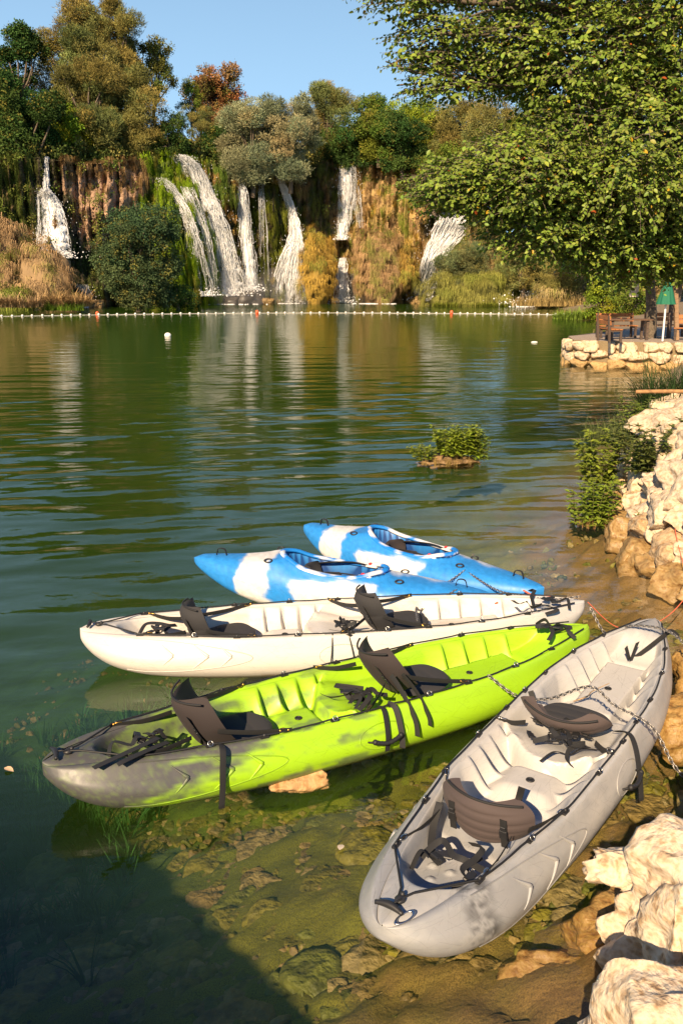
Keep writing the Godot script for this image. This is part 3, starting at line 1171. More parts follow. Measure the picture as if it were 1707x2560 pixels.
func build_bank_wall() -> void:
	# the rough stone bank on the right: big pale blocks, stained ochre at the water
	var wall := thing("bank_wall", "rough bank of pale limestone blocks along the right shore", "stone wall", Vector3(3.2, 0, -8.5))
	var kinds := []
	for k in 8:
		kinds.append(rock(120 + k, 13, 0.24, 0.75))
	var pale: StandardMaterial3D = mat.limestone.duplicate()
	pale.vertex_color_use_as_albedo = false
	pale.albedo_color = Color(0.66, 0.60, 0.51).linear_to_srgb()
	var warm: StandardMaterial3D = pale.duplicate()
	warm.albedo_color = Color(0.56, 0.45, 0.31).linear_to_srgb()
	var wet: StandardMaterial3D = pale.duplicate()
	wet.albedo_color = Color(0.36, 0.26, 0.12).linear_to_srgb()
	wet.roughness = 0.5
	var foot := curve([Vector3(3.45, 0, -6.3), Vector3(3.4, 0, -7.3), Vector3(3.22, 0, -8.5), Vector3(3.42, 0, -9.6), Vector3(3.6, 0, -10.6), Vector3(4.0, 0, -11.8), Vector3(4.5, 0, -13.0)], 6)
	for course in 6:
		var y := 0.02 + course * 0.25
		var walked := 0.0
		var next_ := rng.randf_range(0.0, 0.25)
		for i in foot.size() - 1:
			var a: Vector3 = foot[i]
			var b: Vector3 = foot[i + 1]
			var l := a.distance_to(b)
			while next_ < walked + l:
				var p := a.lerp(b, (next_ - walked) / l)
				var r := rng.randf_range(0.17, 0.37) * (0.85 if course < 2 else 1.1)
				var back := course * 0.17 + rng.randfn(0, 0.04)
				var limit := 0.35 + 0.9 * smoothstep(-6.2, -8.6, p.z)
				if y < limit:
					var bs := Basis.from_euler(Vector3(rng.randfn(0, 0.2), rng.randf() * TAU, rng.randfn(0, 0.2))) * Basis.from_scale(Vector3(r * 1.15, r * 0.8, r))
					var m: StandardMaterial3D = wet if course == 0 else (warm if course == 1 and rng.randf() < 0.6 else pale)
					put("stone", kinds[rng.randi() % 8], m, wall, Transform3D(bs, p + Vector3(back, y, rng.randfn(0, 0.05)) - wall.position))
				next_ += r * 1.6
			walked += l
	# blocks lying on top of it
	for q in [[Vector3(4.35, 1.05, -11.1), Vector3(0.62, 0.24, 0.55)], [Vector3(4.9, 1.1, -10.2), Vector3(0.7, 0.3, 0.6)], [Vector3(4.3, 0.85, -9.6), Vector3(0.5, 0.35, 0.5)], [Vector3(4.6, 0.9, -8.6), Vector3(0.6, 0.4, 0.6)], [Vector3(4.2, 0.65, -7.6), Vector3(0.6, 0.4, 0.6)], [Vector3(5.2, 1.05, -12.3), Vector3(0.7, 0.3, 0.6)]]:
		put("stone", kinds[rng.randi() % 8], pale, wall, Transform3D(Basis(Vector3.UP, rng.randf() * TAU) * Basis.from_scale(q[1]), q[0] - wall.position))


func build_near_boulders() -> void:
	var pale: StandardMaterial3D = mat.limestone.duplicate()
	pale.vertex_color_use_as_albedo = false
	pale.albedo_color = Color(0.70, 0.64, 0.55).linear_to_srgb()
	pale.uv1_scale = Vector3.ONE * 1.1
	var wet: StandardMaterial3D = pale.duplicate()
	wet.albedo_color = Color(0.36, 0.245, 0.09).linear_to_srgb()
	wet.roughness = 0.55
	var list := [
		[Vector3(1.47, 0.05, -2.12), Vector3(0.72, 0.66, 0.55), 201, pale, "large pale limestone boulder in the bottom right corner"],
		[Vector3(1.63, 0.10, -2.95), Vector3(0.62, 0.56, 0.44), 202, pale, "pale limestone boulder with a sharp ridge pointing at the near kayak"],
		[Vector3(2.28, 0.10, -3.62), Vector3(0.66, 0.50, 0.46), 203, pale, "bulky pale limestone boulder beside the grey kayak's middle"],
		[Vector3(2.98, 0.15, -4.55), Vector3(0.66, 0.48, 0.5), 204, pale, "pale boulder at the right edge near the grey kayak's far half"],
		[Vector3(1.50, 0.30, -3.22), Vector3(0.44, 0.14, 0.20), 211, pale, "flat pale slab jutting out over the water below the near kayak"],
		[Vector3(1.80, 0.58, -2.55), Vector3(0.52, 0.18, 0.40), 212, pale, "flat pale slab lying on the corner boulder"],
		[Vector3(2.15, 0.42, -3.22), Vector3(0.44, 0.22, 0.34), 213, pale, "squat pale block wedged between the two ridge boulders"],
		[Vector3(1.24, -0.02, -2.62), Vector3(0.22, 0.16, 0.26), 214, pale, "small pale boulder at the water's edge in the bottom right corner"],
		[Vector3(1.34, -0.20, -3.50), Vector3(0.26, 0.2, 0.22), 205, wet, "ochre wet boulder half under water by the near kayak's side"],
		[Vector3(1.02, -0.44, -3.35), Vector3(0.28, 0.2, 0.24), 206, wet, "brown sunken boulder in the near kayak's shadow"],
		[Vector3(2.32, -0.05, -5.15), Vector3(0.3, 0.2, 0.26), 207, wet, "yellow-brown boulder in the shallows by the right edge"],
		[Vector3(2.75, -0.02, -5.75), Vector3(0.36, 0.24, 0.34), 208, wet, "ochre boulder in the shallows beside the grey kayak's far end"],
		[Vector3(3.2, 0.1, -6.3), Vector3(0.4, 0.3, 0.36), 209, pale, "pale stone at the right edge below the stone bank"],
	]
	for q in list:
		var o := put("boulder", rock(q[2], 26 if q[1].x > 0.4 else 12, 0.30, 0.6), q[3], self, Transform3D(Basis.from_scale(q[1]), q[0]))
		tag(o, q[4], "boulder", "boulders along the near shore")


# ---------------------------------------------------------------- trees of the far shore
func leaf_clump(kind: String, s: int) -> ArrayMesh:   # a spray of leaves about one metre in radius
	var sh := Shape.new()
	var r := RandomNumberGenerator.new()
	r.seed = s
	var feathery := kind == "feather"
	for k in (30 if feathery else 26):
		var d := Vector3(r.randfn(), r.randfn() * (0.6 if not feathery else 1.0) + (0.7 if feathery else 0.0), r.randfn()).normalized()
		var p := d * r.randf_range(0.1, 0.95)
		var dir := (d + Vector3(r.randfn(), r.randfn() + (0.8 if feathery else -0.25), r.randfn()) * (0.35 if feathery else 0.7)).normalized()
		var side := dir.cross(Vector3(r.randfn(), r.randfn(), r.randfn())).normalized()
		var l := r.randf_range(0.4, 0.75) if feathery else r.randf_range(0.26, 0.46)
		var w := r.randf_range(0.035, 0.06) if feathery else l * r.randf_range(0.28, 0.4)
		var nrm := side.cross(dir) * l * 0.12
		var g := grey(r.randf_range(0.7, 1.25))
		var a := sh.add(p, g)
		var b := sh.add(p + dir * l * 0.5 + side * w + nrm, g)
		var c := sh.add(p + dir * l, g)
		var e := sh.add(p + dir * l * 0.5 - side * w + nrm, g)
		sh.tri(a, b, c)
		sh.tri(a, c, e)
	return sh.mesh()


func far_tree(kind: String, at: Vector3, high: float, wide: float, label: String, s: int, clumps: Array, called := "tree") -> void:
	var group := "trees and bushes above and below the falls"
	var o := thing(called, label, "bush" if called == "bush" else "tree", at, 0.0, group)
	var r := RandomNumberGenerator.new()
	r.seed = s * 31 + 7
	var feathery := kind in ["olive", "silver", "pale"]
	var base: Color = {"dark": Color(0.05, 0.09, 0.02), "olive": Color(0.23, 0.21, 0.065), "silver": Color(0.31, 0.29, 0.155), "lime": Color(0.22, 0.26, 0.022), "mid": Color(0.14, 0.185, 0.026), "autumn": Color(0.30, 0.13, 0.055), "sparse": Color(0.13, 0.14, 0.03), "fig": Color(0.07, 0.10, 0.04), "pale": Color(0.17, 0.18, 0.075)}[kind]
	var sparse := kind == "sparse"
	var round_ := kind == "fig" or kind == "pale"
	# lobes of the crown
	var lobes := []
	var count := 24 if not round_ else 34
	var low := 0.1 if round_ else (0.34 if sparse else 0.08)
	for k in count:
		var y := r.randf_range(low, 0.92)
		var env := sqrt(maxf(0.05, 1.0 - pow((y - 0.52) / 0.56, 2.0)))
		var an := r.randf() * TAU
		var rad := wide * 0.5 * env * sqrt(r.randf()) * (0.72 if not round_ else 0.78)
		var size := wide * r.randf_range(0.09, 0.21) * (0.75 if sparse else 1.0)
		lobes.append([Vector3(cos(an) * rad, y * high, sin(an) * rad), size, r.randf_range(0.7, 1.35), r.randf()])
	if round_:
		for k in 8:
			lobes.append([Vector3(0, high * 0.47, 0), minf(wide, high) * 0.42, 1.0, 0.5])
	# trunk and limbs
	var sh := Shape.new()
	var brown := Color(0.20, 0.15, 0.10) if not sparse else Color(0.16, 0.12, 0.08)
	var fork := Vector3(r.randfn(0, 0.2), high * 0.28, r.randfn(0, 0.2))
	sh.tube(curve([Vector3(0, -1.5, 0), Vector3(r.randfn(0, 0.15), high * 0.14, 0), fork], 3), [wide * 0.035, wide * 0.032, wide * 0.03, wide * 0.028, wide * 0.026, wide * 0.024, wide * 0.022], 7, brown)
	for lo in lobes:
		var mid: Vector3 = fork.lerp(lo[0], 0.5) + Vector3(r.randfn(0, 0.04), 0.04, r.randfn(0, 0.04)) * high
		var pts := curve([fork * r.randf_range(0.6, 1.0), mid, lo[0]], 3)
		var rad := []
		for i in pts.size():
			rad.append(lerpf(wide * 0.014, wide * 0.004, float(i) / pts.size()))
		sh.tube(pts, rad, 5, brown)
	put("trunk", sh.mesh(), mat.bark, o)
	# leaves
	var places := []
	var tints := []
	var n := int(clampf(high * wide * (17.0 if round_ else 12.0), 350, 2600))
	if sparse:
		n = 420
	for k in n:
		var lo: Array = lobes[r.randi() % lobes.size()]
		var d := Vector3(r.randfn(), r.randfn(), r.randfn()).normalized()
		var p: Vector3 = lo[0] + d * Vector3(1, 0.85, 1) * lo[1] * (0.55 + 0.5 * sqrt(r.randf())) * (1.1 if feathery else 1.0)
		if p.y < 0.15:
			continue
		var sc := r.randf_range(0.45, 0.85) * clampf(wide / 9.0, 0.6, 1.15)
		if round_:
			sc *= 0.8
		var b := Basis(Vector3.UP, r.randf() * TAU) * Basis(Vector3.RIGHT, r.randfn(0, 0.35))
		places.append(Transform3D(b * Basis.from_scale(Vector3.ONE * sc), p))
		var col: Color = base * lo[2] * r.randf_range(0.7, 1.35)
		col = col.lerp(Color(col.r * 1.35, col.g * 1.12, col.b), lo[3]).lerp(Color(col.r * 0.7, col.g * 0.95, col.b), 1.0 - lo[3])
		if kind == "autumn":
			col = col.lerp(Color(0.10, 0.13, 0.025), clampf(0.2 + noise_a.get_noise_3dv(p * 0.35) * 1.6, 0.0, 0.9))
		elif kind != "silver" and r.randf() < 0.12:
			col = col.lerp(Color(0.26, 0.21, 0.04), 0.55)
		tints.append(col)
	scatter("crown", clumps[(s % 2) + (2 if feathery else 0)], mat.far_leaf, places, tints, o)


func build_trees() -> void:
	var clumps := [leaf_clump("broad", 1), leaf_clump("broad", 2), leaf_clump("feather", 3), leaf_clump("feather", 4)]
	var list := [
		["dark", -47.2, 27.7, -136.9, 13.2, 8.9, "dark green tree against the sky at the far left edge"],
		["olive", -41.2, 28.1, -142.7, 17.6, 12.5, "tallest olive-grey tree of the left hill, with bare limbs showing"],
		["olive", -35.5, 32.3, -146.2, 14.8, 8.8, "olive-grey tree top just right of the tallest one"],
		["sparse", -30.3, 30.9, -150.8, 11.6, 7.9, "thin open tree with a bare trunk against the sky"],
		["olive", -36.4, 23.3, -135.7, 11.7, 10.2, "bushy olive tree in the middle of the left hill"],
		["olive", -32.2, 23.2, -139.2, 11.9, 8.5, "feathery olive tree below the thin open tree"],
		["dark", -43.7, 16.4, -127.0, 14.4, 10.9, "dense dark green tree above the shaded waterfall"],
		["lime", -39.2, 21.9, -134.0, 7.3, 8.2, "bright yellow-green fig tree on the left cliff edge"],
		["lime", -35.8, 24.1, -142.0, 10.2, 6.0, "yellow-green tree above the pink rock"],
		["lime", -45.3, 12.9, -127.0, 8.0, 8.0, "sunlit large-leaved fig at the left edge beside the shaded waterfall"],
		["olive", -33.6, 21.4, -143.4, 6.6, 6.0, "olive shrub on the edge above the pink rock face"],
		["dark", -26.4, 22.9, -141.0, 7.1, 6.3, "dark shrub just above the bright moss curtain"],
		["olive", -23.1, 25.0, -150, 6.9, 5.0, "brownish shrub at the lip of the main waterfall"],
		["autumn", -22.1, 32.6, -168.0, 9.1, 11.8, "autumn tree with red-brown leaves on the skyline"],
		["mid", -25.8, 31.9, -160.0, 6.2, 4.5, "small green tree left of the autumn tree"],
		["silver", -14.5, 20.3, -148.0, 12.3, 10.5, "large silver-grey tamarisk above the falls, left one"],
		["silver", -8.4, 21.2, -150.0, 11.8, 9.9, "large silver-grey tamarisk above the falls, right one"],
		["olive", -2.5, 27.2, -166.0, 10.8, 10.9, "yellow-olive tree on the skyline above the upright waterfall"],
		["mid", 5.4, 31.0, -176.0, 8.5, 7.9, "green tree on the skyline left of the large leafy tree"],
		["dark", 1.2, 25.3, -163.0, 6.4, 10.0, "dark shrub right above the upright waterfall"],
		["mid", 6.5, 26.7, -160.0, 5.9, 9.1, "green shrub on the edge of the golden cliff"],
		["lime", 14.2, 28.8, -172.0, 8.1, 12.2, "yellow-green tree on the right skyline"],
		["dark", 10.5, 24.6, -158.0, 7.3, 9.0, "dark green fig spreading over the golden cliff"],
		["olive", 20.3, 26.5, -166.0, 8.8, 11.0, "olive tree on the skyline behind the leaf tips of the large tree"],
		["mid", 15.4, 17.5, -150.0, 8.0, 8.6, "green bush hanging over the right end of the golden cliff"],
		["olive", 25.8, 20.8, -150.0, 10.5, 12.1, "olive tree behind the large leafy tree, above the stepped waterfall"],
		["mid", 32.2, 18.9, -145.0, 14.0, 12.4, "tall green tree behind the middle of the large leafy tree"],
		["olive", 39.1, 15.8, -140.0, 14.2, 12.0, "olive tree behind the right half of the large leafy tree"],
		["mid", 43.5, 12.5, -130.0, 17.3, 12.4, "green tree behind the large leafy tree at the right edge"],
		["olive", 30.9, 6.7, -138.0, 10.8, 11.4, "dry brownish tree on the low right bank"],
		["dark", 32.5, 3.8, -110.0, 11.2, 9.6, "dark tree on the right bank behind the terrace"],
		["dark", 36.3, 3.7, -95.0, 11.4, 7.4, "dark tree behind the benches at the right edge"],
		["dark", -42.3, 20.1, -134.0, 8.8, 5.7, "dark narrow tree between the fig and the olive tree on the left hill"],
		["dark", -49.5, 16.9, -127.0, 17.7, 9.5, "big dark tree filling the left edge above the shaded waterfall"],
		["dark", -51.6, 15.4, -127.0, 8.6, 7.2, "dark overhanging tree at the left edge, the lowest one"],
		["dark", -36.0, 22.8, -140.4, 8.1, 8.7, "dark tree under the bushy olive tree of the left hill"],
		["olive", -17.0, 24.0, -158.0, 8.0, 8.5, "olive tree between the autumn tree and the tamarisks"],
		["dark", -19.5, 23.5, -150.0, 5.5, 7.0, "dark undergrowth tree above the sparse veil of water"],
	]
	for k in list.size():
		var q: Array = list[k]
		far_tree(q[0], Vector3(q[1] * 1.045, q[2] - 1.2, q[3] * 1.045), q[4] + 2.0, q[5] * 1.25, q[6], k, clumps)
	var low := [
		["fig", -24.7, 0.1, -107.0, 12.4, 11.9, "large round dark green bush at the water's edge left of the falls"],
		["pale", 19.4, 0.4, -140.0, 8.9, 10.3, "round grey-green bush on the low bank right of the stepped waterfall"],
		["olive", 27.1, 2.4, -132.0, 6.6, 8.4, "dry brown-grey shrub behind the low right-hand cascade"],
		["olive", 30.2, 0.5, -122.0, 6.4, 7.2, "tan feathery shrub right of the low cascade"],
		["lime", 22.8, -0.1, -77.0, 3.8, 3.6, "bright green waterside bush near the end of the float line"],
		["mid", 23.9, 0.2, -72.0, 5.0, 4.2, "green bush behind the terrace near the end of the float line"],
		["mid", 25.4, 0.3, -78.0, 6.5, 5.0, "taller green bush between the float line and the terrace tree"],
		["dark", -21.0, 0.0, -112.0, 3.0, 7.5, "low dark green mound of leaves right of the round bush"],
		["olive", 22.9, 0.2, -141.0, 4.6, 10.0, "yellowish grassy bush on the low bank under the stepped waterfall"],
	]
	for k in low.size():
		var q: Array = low[k]
		far_tree(q[0], Vector3(q[1], q[2], q[3]), q[4], q[5], q[6], 60 + k, clumps, "bush")


# ---------------------------------------------------------------- the large leafy tree on the right, and the one on the terrace
func leaf_mesh() -> ArrayMesh:   # one pointed leaf, one unit long, folded along its rib
	var sh := Shape.new()
	var w := [0.0, 0.24, 0.30, 0.22, 0.0]
	var mid := []
	for i in 5:
		var t := i / 4.0
		mid.append(sh.add(Vector3(0, -0.16 * t * t, t), grey(0.95)))
	for s in [-1.0, 1.0]:
		var edge := []
		for i in 5:
			var t := i / 4.0
			edge.append(sh.add(Vector3(s * w[i], -0.16 * t * t + w[i] * 0.3, t - w[i] * 0.1), grey(1.05)))
		for i in 4:
			if s > 0:
				sh.quad(mid[i], edge[i], edge[i + 1], mid[i + 1])
			else:
				sh.quad(mid[i], mid[i + 1], edge[i + 1], edge[i])
	return sh.mesh()


func leafy(o: Node3D, trunk: Array, trunk_r: float, blobs: Array, twigs: int, leaf_size: float, s: int, singles: int, shade: float) -> void:
	# blobs: [centre, radii, share of the twigs]
	var r := RandomNumberGenerator.new()
	r.seed = s
	var sh := Shape.new()
	var brown := Color(0.17, 0.13, 0.09)
	var tr := curve(trunk, 5)
	var rad := []
	for i in tr.size():
		rad.append(lerpf(trunk_r, trunk_r * 0.45, float(i) / tr.size()))
	sh.tube(tr, rad, 10, brown)
	put("trunk", sh.mesh(), mat.bark, o)
	sh = Shape.new()
	var leaf := leaf_mesh()
	var places := []
	var tints := []
	var total := 0.0
	for b in blobs:
		total += b[2]
	for b in blobs:
		var c: Vector3 = b[0]
		var root: Vector3 = tr[int(tr.size() * r.randf_range(0.55, 0.95))]
		var limb := curve([root, root.lerp(c, 0.5) + Vector3(0, 0.25, 0) + Vector3(r.randfn(), r.randfn(), r.randfn()) * 0.15, c], 6)
		rad = []
		for i in limb.size():
			rad.append(lerpf(trunk_r * 0.3, trunk_r * 0.1, float(i) / limb.size()))
		sh.tube(limb, rad, 6, brown)
		# second order boughs
		var boughs := []
		for k in 9:
			var d := Vector3(r.randfn(), r.randfn() * 0.8, r.randfn()).normalized()
			var from: Vector3 = limb[int(limb.size() * r.randf_range(0.55, 0.99))]
			var to: Vector3 = c + d * b[1] * 0.72
			var line := curve([from, from.lerp(to, 0.5) + Vector3(r.randfn(), r.randfn() + 0.5, r.randfn()) * 0.1, to], 4)
			rad = []
			for i in line.size():
				rad.append(lerpf(trunk_r * 0.09, trunk_r * 0.03, float(i) / line.size()))
			sh.tube(line, rad, 5, brown)
			boughs.append(line)
		var n := int(twigs * b[2] / total)
		for k in n:
			var line: Array = boughs[r.randi() % boughs.size()]
			var d := Vector3(r.randfn(), r.randfn(), r.randfn()).normalized()
			var tip: Vector3 = c + d * b[1] * (0.55 + 0.47 * pow(r.randf(), 0.6)) * (1.2 if r.randf() < 0.07 else 1.0)
			var from: Vector3 = line[int(line.size() * r.randf_range(0.3, 0.99))]
			var dir := (tip - from).normalized()
			var l := r.randf_range(0.45, 1.0) * leaf_size * 10.0
			from = tip - dir * l
			var droop := -0.12 * l
			var pts := []
			for i in 5:
				var t := i / 4.0
				pts.append(from + dir * l * t + Vector3(0, droop * t * t, 0))
			sh.tube(pts, [0.006, 0.005, 0.004, 0.003, 0.002], 3, brown * 1.2, 1.0, false)
			var m := 11
			var bright := r.randf_range(0.7, 1.3)
			for i in m:
				var t := (i + 1.0) / m
				var p := from + dir * l * t + Vector3(0, droop * t * t, 0)
				var side := dir.cross(Vector3.UP).normalized() * (1.0 if i % 2 else -1.0)
				var ld := (dir * 0.55 + side * r.randf_range(0.6, 1.0) + Vector3(0, r.randfn(-0.22, 0.3), 0)).normalized()
				var up := (Vector3.UP * 0.7 + (p - c).normalized() * 0.5 + Vector3(r.randfn(), r.randfn(), r.randfn()) * 0.42).normalized()
				var bx := up.cross(ld).normalized()
				var to_tip := ld
				ld = bx.cross(up).normalized()
				ld = (ld + to_tip * 0.25).normalized()
				var sz := leaf_size * r.randf_range(0.5, 1.35)
				places.append(Transform3D(Basis(bx * sz, ld.cross(bx) * sz, ld * sz), p))
				var col := Color(0.15, 0.235, 0.032).lerp(Color(0.31, 0.34, 0.05), r.randf() * r.randf()) * bright * shade
				var roll := r.randf()
				if roll < 0.006:
					col = Color(0.5, 0.30, 0.02)
				elif roll < 0.010:
					col = Color(0.35, 0.08, 0.02)
				tints.append(col)
	var branches := put("branches", sh.mesh(), mat.bark, o)
	branches.set_meta("kind", "stuff")
	# the leaves that show largest from the bank are pieces of their own
	if singles > 0:
		var order := []
		for i in places.size():
			var q: Vector3 = places[i].origin
			order.append([Vector2(q.x - 0.2, q.z).length() + absf(q.y - 4.4) * 0.35, i])
		order.sort_custom(func(a, b): return a[0] < b[0])
		var shades := []
		for k in 6:
			var m: StandardMaterial3D = mat.leaf.duplicate()
			m.vertex_color_use_as_albedo = false
			m.albedo_color = ([Color(0.13, 0.18, 0.024), Color(0.17, 0.21, 0.028), Color(0.22, 0.23, 0.034), Color(0.11, 0.155, 0.022), Color(0.27, 0.26, 0.04), Color(0.15, 0.19, 0.026)][k]).linear_to_srgb()
			shades.append(m)
		var gone := {}
		for k in singles:
			var i: int = order[k * 3][1]
			gone[i] = true
			put("leaf", leaf, shades[k % 6], o, places[i])
		var kept := []
		var kept_tints := []
		for i in places.size():
			if not gone.has(i):
				kept.append(places[i])
				kept_tints.append(tints[i])
		places = kept
		tints = kept_tints
	scatter("crown", leaf, mat.leaf, places, tints, o)


func build_near_tree() -> void:
	var o := thing("leafy_tree", "large leafy tree reaching in from the right over the lake", "tree")
	leafy(o, [Vector3(8.6, 0.3, -14.2), Vector3(8.4, 2.2, -14.0), Vector3(7.9, 4.2, -13.6), Vector3(7.2, 6.5, -13.4)], 0.28, [
		[Vector3(4.3, 4.7, -13.2), Vector3(1.9, 1.35, 1.9), 26.0],
		[Vector3(2.75, 4.35, -13.2), Vector3(1.4, 0.75, 1.4), 13.0],
		[Vector3(1.75, 4.25, -13.2), Vector3(1.0, 0.45, 1.0), 5.0],
		[Vector3(3.4, 5.9, -13.3), Vector3(1.45, 0.85, 1.5), 11.0],
		[Vector3(2.35, 6.0, -13.2), Vector3(0.9, 0.6, 0.9), 3.2],
		[Vector3(1.35, 6.15, -13.0), Vector3(0.95, 0.32, 0.7), 1.5],
		[Vector3(1.45, 5.55, -13.2), Vector3(0.9, 0.22, 0.7), 1.1],
		[Vector3(4.9, 6.6, -12.8), Vector3(1.7, 1.3, 1.7), 18.0],
		[Vector3(3.1, 3.6, -13.4), Vector3(1.15, 0.45, 1.1), 6.0],
		[Vector3(4.4, 3.35, -13.6), Vector3(1.2, 0.55, 1.2), 9.0],
		[Vector3(5.5, 3.9, -13.2), Vector3(1.2, 1.0, 1.3), 9.0],
		[Vector3(2.6, 6.9, -13.2), Vector3(1.3, 0.6, 1.2), 5.0],
		[Vector3(3.9, 7.6, -13.2), Vector3(1.6, 0.8, 1.5), 7.0],
		[Vector3(1.0, 6.6, -13.0), Vector3(0.9, 0.25, 0.7), 1.3],
		[Vector3(1.3, 5.85, -13.1), Vector3(0.95, 0.16, 0.6), 1.0],
		[Vector3(5.0, 3.25, -13.8), Vector3(0.9, 0.4, 0.9), 4.0]], 10500, 0.068, 5, 290, 1.0)
	o = thing("shade_tree", "dark shade tree standing on the terrace among the benches", "tree")
	leafy(o, [Vector3(11.8, 0.5, -33.2), Vector3(11.75, 1.8, -33.2), Vector3(11.6, 3.4, -33.2), Vector3(11.9, 6.0, -33.2)], 0.24, [
		[Vector3(11.2, 4.7, -32.8), Vector3(2.2, 1.3, 2.2), 10.0],
		[Vector3(9.6, 4.6, -32.4), Vector3(1.5, 0.9, 1.5), 5.0],
		[Vector3(12.6, 5.5, -32.0), Vector3(2.2, 1.8, 2.2), 10.0],
		[Vector3(10.2, 4.2, -31.6), Vector3(1.1, 0.6, 1.1), 3.0],
		[Vector3(11.6, 4.0, -31.0), Vector3(1.5, 0.6, 1.3), 4.0],
		[Vector3(10.0, 2.9, -31.8), Vector3(0.7, 0.35, 0.6), 0.9],
		[Vector3(12.2, 7.6, -33.0), Vector3(2.6, 1.4, 2.4), 8.0]], 1500, 0.15, 9, 0, 0.75)


# ---------------------------------------------------------------- low plants
func leafy_plant(at: Vector3, size: Vector3, n: int, leaf_len: float, col: Color, s: int, label: String, category: String, called: String, stems := 12) -> Node3D:
	var o := thing(called, label, category, at)
	var r := RandomNumberGenerator.new()
	r.seed = s
	var sh := Shape.new()
	var places := []
	var tints := []
	for k in stems:
		var an := r.randf() * TAU
		var foot := Vector3(cos(an), 0, sin(an)) * size * sqrt(r.randf()) * 0.7
		foot.y = 0.0
		var tip := foot * 1.35 + Vector3(r.randfn(0, 0.08), size.y * r.randf_range(0.55, 1.05), r.randfn(0, 0.08))
		var pts := curve([foot - Vector3(0, 0.05, 0), foot.lerp(tip, 0.5) + Vector3(r.randfn(), 0.2, r.randfn()) * 0.02, tip], 4)
		sh.tube(pts, 0.0035, 4, Color(0.15, 0.16, 0.05))
		var m := n / stems
		var bright := r.randf_range(0.75, 1.25)
		for i in m:
			var t := 0.15 + 0.85 * float(i) / m
			var p: Vector3 = pts[int(t * (pts.size() - 1))]
			var a2 := i * 2.4 + r.randf()
			var ld := Vector3(cos(a2), r.randf_range(-0.1, 0.7), sin(a2)).normalized()
			var up := Vector3.UP
			var bx := up.cross(ld).normalized()
			var sz := leaf_len * r.randf_range(0.6, 1.45) * (1.15 - t * 0.4)
			places.append(Transform3D(Basis(bx * sz * 0.8, ld.cross(bx) * sz, ld * sz), p))
			tints.append(col.lerp(Color(0.26, 0.22, 0.03), r.randf() * 0.35) * bright * r.randf_range(0.8, 1.2))
	put("stem", sh.mesh(), mat.bark, o)
	scatter("foliage", leaf_mesh(), mat.leaf, places, tints, o)
	return o


func grass_tuft(at: Vector3, size: Vector3, n: int, col: Color, label: String, called := "grass_tuft", spread := 0.5, width := 0.025) -> void:
	var o := thing(called, label, "grass", at)
	var places := []
	var tints := []
	for k in n:
		var an := rng.randf() * TAU
		var p := Vector3(cos(an) * size.x, 0, sin(an) * size.z) * sqrt(rng.randf())
		var h := size.y * rng.randf_range(0.35, 1.15)
		places.append(Transform3D(Basis(Vector3.UP, rng.randf() * TAU) * Basis.from_scale(Vector3(h, h, h)), p))
		tints.append(col * rng.randf_range(0.65, 1.35))
	scatter("blades", tuft(9, width, spread, 17), mat.blade, places, tints, o)


